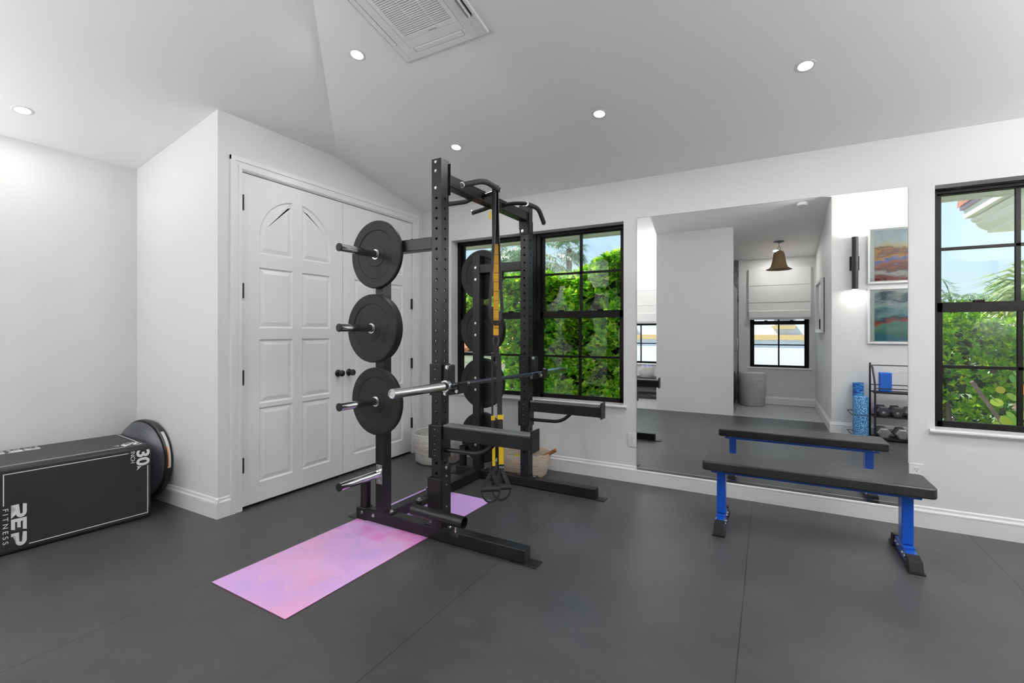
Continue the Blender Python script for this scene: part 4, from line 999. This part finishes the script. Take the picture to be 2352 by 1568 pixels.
# far ground
tag(MB((0, 30, -3.2)).box(-60, 60, 1, 90, -3.3, -3.2).build('far_ground', 'soil'), kind='structure')
tag(MB((0, -12, -3.2)).box(-30, 30, -40, -6, -3.3, -3.2).build('ground_paving', 'pale'), kind='structure')

# ------------------------------------------------------------------ neighbour with terracotta roof
nh = thing('neighbour_house', 'white neighbouring house with orange barrel tile roof seen through the left window', 'house', (-4, 6.4, -3.2))
O = (-4, 6.4, -3.2)
MB(O).box(-9, -1.02, 4.35, 6.6, -3.2, .60).build('wall', 'house', nh)
mb = MB(O); mb.prism([(-9.2, 4.35, .55), (-9.2, 4.27, .55), (-9.2, 4.25, .62), (-9.2, 4.15, .66), (-9.2, 4.12, .76), (-9.2, 4.02, .80), (-9.2, 4.02, .87), (-9.2, 4.35, .87)], (8.28, 0, 0)); mb.build('cornice', 'cream', nh)
mb = MB(O); mb.prism([(-.9, 4.02, .80), (-.9, 6.6, .80), (-.9, 6.6, .88), (-.9, 4.02, .88)], (-8.3, 0, 0)); mb.build('eave_board', 'cornice', nh)
# barrel tiles following the front slope; hip on the right
V = []; F = []
ex, ey, ez = -.86, 3.93, .90; rdg = 2.45; s_r = .215
pitch = .21
def roofz(x, y): return ez + s_r*min(y-ey, (ex-x)*1.0)
nx = int(8.4/pitch*8); 
xs = [ex - 8.4*i/nx for i in range(nx+1)]
ys = [ey + rdg*j/10 for j in range(11)]
for j, y in enumerate(ys):
    for x in xs:
        fr_ = ((ex-x)/pitch) % 1.; zz = .062*abs(math.sin(PI*fr_))**.8 - .03
        V.append((x-O[0], max(y, ey)-O[1], roofz(x, y)+zz-O[2]))
for j in range(10):
    for i in range(nx):
        a = j*(nx+1)+i; F.append((a, a+1, a+nx+2, a+nx+1))
o = raw('roof_tiles', V, F, 'terra', nh)
for p in o.data.polygons: p.use_smooth = True
md = o.modifiers.new('Solid', 'SOLIDIFY'); md.thickness = .02
mb = MB(O)
mb.tube([(ex-.02, ey+.02, ez+.06), (ex-rdg, ey+rdg, ez+s_r*rdg+.08)], .07, 12); mb.tube([(ex-rdg, ey+rdg, ez+s_r*rdg+.08), (-9, ey+rdg, ez+s_r*rdg+.08)], .07, 12)
mb.build('ridge_cap', 'terra', nh, smooth=True)
# neighbour behind the passage window
nb_ = thing('neighbour_villa', 'white villa wall with tan band seen through the passage window', 'house', (2.5, -9, -3.2))
O = (2.5, -9, -3.2)
MB(O).box(-6, 11, -9.4, -9.0, -3.2, 7).build('wall', 'house', nb_)
MB(O).box(-6, 11, -9.0, -8.93, 1.10, 1.22).build('tan_band', 'tanband', nb_)
for xw in (3.657, -.15):
    q = MB(O); q.prism([(xw-.26, -9.0, 1.44), (xw+.26, -9.0, 1.44), (xw+.22, -9.0, 1.36), (xw-.22, -9.0, 1.36)], (0, .10, 0)); q.build('window_ledge', 'tanband', nb_)
    q = MB(O); q.box(xw-.2, xw+.2, -9.0, -8.97, 1.48, 2.4); q.build('shuttered_window', 'glass', nb_)

# ------------------------------------------------------------------ foliage
def leaf(V, F, p, d, up, L_, w):
    d = d.normalized(); s_ = d.cross(up)
    if s_.length < 1e-3: s_ = d.orthogonal()
    s_.normalize(); nrm = s_.cross(d); i = len(V)
    V += [tuple(p), tuple(p+d*L_*.55+s_*w+nrm*w*.35), tuple(p+d*L_-nrm*w*.3), tuple(p+d*L_*.55-s_*w+nrm*w*.35)]
    F += [(i, i+1, i+2, i+3)]
def rosettes(centers, L_, w, n=7, spread=.8, rnd=random):
    V, F = [], []
    for c in centers:
        ax = Vector((rnd.uniform(-.5, .5), rnd.uniform(-.9, .1), rnd.uniform(.2, 1))).normalized(); u = ax.orthogonal().normalized(); v_ = ax.cross(u)
        for k in range(n):
            a = 2*PI*k/n+rnd.uniform(-.3, .3); t = rnd.uniform(spread*.6, spread*1.3)
            d = ax*math.cos(t)+(u*math.cos(a)+v_*math.sin(a))*math.sin(t)
            leaf(V, F, c, d, ax, L_*rnd.uniform(.7, 1.2), w*rnd.uniform(.8, 1.2))
    return V, F
def hedge(name, label, x0, x1, y0, y1, z0, ztop, dens, L_, w, m_, bumps=.18, cat='hedge', n=7):
    rnd = random.Random(sum(map(ord, label))); C = []
    h = thing(name, label, cat, ((x0+x1)/2, (y0+y1)/2, z0)); off = Vector(((x0+x1)/2, (y0+y1)/2, z0))
    A = (x1-x0)*(ztop-z0); N = int(A*dens)
    ph = [rnd.uniform(0, 6) for _ in range(4)]
    def top(x): return ztop + bumps*(.6*math.sin(x*2.3+ph[0])+.4*math.sin(x*5.1+ph[1])) 
    for _ in range(N):
        x = rnd.uniform(x0, x1); t = top(x); z = rnd.uniform(z0, t); 
        fy = y0 + .22*math.sin(x*3+z*2.6+ph[2]) + .13*math.sin(x*7-z*6+ph[3])
        y = fy + abs(rnd.gauss(0, .16)); 
        C.append(Vector((x, y, z))-off)
    for _ in range(int(N*.35)):
        x = rnd.uniform(x0, x1); C.append(Vector((x, rnd.uniform(y0, y1), top(x)+rnd.uniform(-.16, .05)))-off)
    V, F = rosettes(C, L_, w, n, rnd=rnd)
    raw('foliage', V, F, m_, h)
    mb = MB(off)
    for k in range(int((x1-x0)/.5)+1):
        x = x0+.2+k*.5
        if x < x1-.1: mb.tube([(x, y0+.6, z0), (x+rnd.uniform(-.1, .1), y0+.55, (z0+ztop)/2), (x+rnd.uniform(-.2, .2), y0+.6, ztop-.3)], .035, 7)
    mb.build('stems', 'bark', h)
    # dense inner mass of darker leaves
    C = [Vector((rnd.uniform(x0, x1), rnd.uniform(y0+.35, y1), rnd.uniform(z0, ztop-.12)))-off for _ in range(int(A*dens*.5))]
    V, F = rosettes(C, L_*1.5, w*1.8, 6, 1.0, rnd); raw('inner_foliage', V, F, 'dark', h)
    return h
hedge('clipped_hedge', 'bright green broad-leaved hedge filling the window right of the rack', -.70, 4.0, 2.75, 3.8, -.9, 2.24, 300, .115, .036, 'hedge')
hedge('clipped_hedge', 'green hedge rising behind the orange tiled roof', -5.6, .2, 6.9, 8.2, .5, 2.42, 190, .13, .038, 'hedge')
hedge('leafy_bush', 'bright green fine-leaved bush filling the lower right window', 4.3, 6.35, 2.2, 3.4, -.8, 1.42, 330, .075, .015, 'bush', .22, 'bush')
hedge('flowering_bush', 'yellow-green bush top at the left edge of the right window', 5.2, 6.35, 4.9, 5.9, .4, 1.66, 300, .08, .02, 'ybush', .06, 'bush')
# sea grape
def roundleaves(name, label, cen, rad, N, r_, m_):
    rnd = random.Random(5); V, F = [], []; h = thing(name, label, 'shrub', (cen[0], cen[1], cen[2]-rad[2]))
    off = Vector((cen[0], cen[1], cen[2]-rad[2]))
    for _ in range(N):
        p = Vector((rnd.uniform(-1, 1)*rad[0], rnd.uniform(-1, 1)*rad[1], rnd.uniform(-1, 1)*rad[2])) + Vector(cen) - off
        nrm = Vector((rnd.uniform(-.7, .7), rnd.uniform(-1.2, -.1), rnd.uniform(0, 1))).normalized(); u = nrm.orthogonal().normalized(); w = nrm.cross(u); i = len(V); rr = r_*rnd.uniform(.7, 1.2)
        V += [tuple(p+(u*math.cos(2*PI*k/9)+w*math.sin(2*PI*k/9))*rr) for k in range(9)]; F.append(tuple(range(i, i+9)))
    raw('foliage', V, F, m_, h)
    mb = MB(off)
    for k in range(4):
        a = k*1.6; mb.tube([(cen[0]+.1*math.cos(a), cen[1]+.1, cen[2]-rad[2]-.6), (cen[0]+.3*math.cos(a), cen[1], cen[2]), (cen[0]+.5*math.cos(a), cen[1], cen[2]+rad[2]*.8)], .016, 7)
    mb.build('stems', 'bark', h); return h
roundleaves('sea_grape', 'round-leaved shrub with orange tinted leaves at lower right of the right window', (5.38, 1.45, .50), (.34, .22, .45), 110, .038, 'grape')
# palms
def feather_palm(name, label, base, height, n, L_, m_, seed, lean=(0, 0)):
    rnd = random.Random(seed); h = thing(name, label, 'palm tree', base); V, F = [], []
    top = Vector((lean[0], lean[1], height))
    MB().tube([(0, 0, 0), (lean[0]*.4, lean[1]*.4, height*.5), tuple(top)], [.16, .12, .10], 12).build('trunk', 'bark', h, smooth=True)
    for k in range(n):
        a = 2*PI*k/n+rnd.uniform(-.2, .2); el = rnd.uniform(.1, 1.25); d = Vector((math.cos(a)*math.cos(el), math.sin(a)*math.cos(el), math.sin(el)))
        p = top.copy(); st_ = 16; ln = L_*rnd.uniform(.8, 1.1)
        for i in range(st_):
            q = p + d*ln/st_; side = d.cross(Vector((0, 0, 1))).normalized(); i0 = len(V)
            V += [tuple(p+side*.012), tuple(q+side*.012), tuple(q-side*.012), tuple(p-side*.012)]; F.append((i0, i0+1, i0+2, i0+3))
            if i > 1:
                wl = L_*.26*math.sin(PI*min(1, (i+1)/st_)*.9+.15)
                for s2 in (-1, 1):
                    for tt in (.25, .75):
                        b_ = p.lerp(q, tt); dd = (side*s2+d*.55+Vector((0, 0, -.55+rnd.uniform(-.25, .15)))).normalized(); leaf(V, F, b_, dd, Vector((0, 0, 1)), wl*rnd.uniform(.8, 1.1), .018*L_/1.5)
            p = q; d = (d+Vector((0, 0, -.13-.05*i/st_))).normalized()
    raw('crown', V, F, m_, h); return h
def fan_palm(name, label, base, height, n, L_, m_, seed, trunk=.11):
    rnd = random.Random(seed); h = thing(name, label, 'palm tree', base); V, F = [], []
    top = Vector((0, 0, height)); MB().tube([(0, 0, 0), (.05, 0, height*.5), (0, 0, height)], [trunk*1.4, trunk, trunk*.9], 12).build('trunk', 'bark', h, smooth=True)
    for k in range(n):
        a = 2*PI*k/n*2.4+rnd.uniform(-.3, .3); el = rnd.uniform(-.75, 1.2); d = Vector((math.cos(a)*math.cos(el), math.sin(a)*math.cos(el), math.sin(el)))
        stem = L_*.45; c = top+d*stem; s_ = d.cross(Vector((0, 0, 1))).normalized(); up = s_.cross(d); i0 = len(V)
        V += [tuple(top+s_*.012), tuple(c+s_*.01), tuple(c-s_*.01), tuple(top-s_*.012)]; F.append((i0, i0+1, i0+2, i0+3))
        for j in range(22):
            b = (j/21-.5)*3.9; dd = d*math.cos(b)+s_*math.sin(b)*1.0+up*rnd.uniform(-.06, .06); ln = L_*.62*(1-.25*abs(b)/2)*rnd.uniform(.9, 1.1)
            mid = c+dd*ln*.6; end = c+dd*ln+Vector((0, 0, -ln*.32)); w = s_*math.cos(b)-d*math.sin(b); w.normalize(); i0 = len(V); ww = .022*L_
            V += [tuple(c), tuple(mid+w*ww), tuple(end), tuple(mid-w*ww)]; F.append((i0, i0+1, i0+2, i0+3))
    raw('crown', V, F, m_, h); return h
GZ = -3.2
feather_palm('feather_palm', 'blue-green feather palm top left of the rack upright, beyond the hedge', (-4.6, 10.5, GZ), 7.0, 17, 2.1, 'palm', 11)
feather_palm('feather_palm', 'feather palm arching beside the window mullion, beyond the hedge', (-3.1, 9.4, GZ), 6.6, 16, 1.7, 'palm', 12)
fan_palm('fan_palm', 'tall fan palm with shaggy brown trunk in the upper right pane', (-2.28, 10.0, GZ), 7.15, 24, .75, 'palm', 4, .10)
feather_palm('feather_palm', 'small distant palm just above the hedge top', (-2.3, 14.0, GZ), 6.95, 14, 1.0, 'palm', 6)
feather_palm('feather_palm', 'feather palm with a curled frond through the right window', (6.35, 7.6, GZ), 4.95, 20, 1.0, 'palm', 21)
feather_palm('feather_palm', 'dense palm clump between the curled palm and the fan palm', (7.6, 8.6, GZ), 5.1, 20, 1.0, 'palm', 22)
fan_palm('fan_palm', 'large pale fan palm at the right edge of the right window', (6.55, 4.2, GZ), 4.75, 30, 1.05, 'fan', 9)

# ------------------------------------------------------------------ light: sky and sun
w = bpy.data.worlds.new('sky'); S.world = w; w.use_nodes = True; n = w.node_tree.nodes; l = w.node_tree.links
bg = n['Background']; tc = n.new('ShaderNodeTexCoord'); sp = n.new('ShaderNodeSeparateXYZ'); l.new(tc.outputs['Generated'], sp.inputs[0])
rp = n.new('ShaderNodeValToRGB'); l.new(sp.outputs[2], rp.inputs[0]); cr = rp.color_ramp
cr.elements[0].position = 0; cr.elements[0].color = (.76, .90, 1, 1); cr.elements[1].position = .6; cr.elements[1].color = (.26, .54, 1, 1)
e1 = cr.elements.new(.22); e1.color = (.52, .77, 1, 1)
l.new(rp.outputs[0], bg.inputs[0]); bg.inputs[1].default_value = 1.12
sl_ = bpy.data.lights.new('sun', 'SUN'); sl_.energy = 8.0; sl_.angle = R(.6); sl_.color = (1, .96, .88)
so_ = bpy.data.objects.new('sun', sl_); COL.objects.link(so_); so_.rotation_euler = Vector((.62, -.34, -.95)).to_track_quat('-Z', 'Y').to_euler()

# ------------------------------------------------------------------ camera
cd = bpy.data.cameras.new('camera'); cam = bpy.data.objects.new('camera', cd); COL.objects.link(cam); S.camera = cam
cam.location = (3.338, -4.016, 1.29); cam.rotation_euler = (R(90), 0, R(28.8))
cd.sensor_width = 36; cd.lens = 1072/2352*36; cd.shift_y = -22/2352; cd.clip_start = .02
vs = S.view_settings; vs.view_transform = 'Standard'; vs.look = 'None'; vs.gamma = 1; vs.use_curve_mapping = False; vs.exposure = 0.0
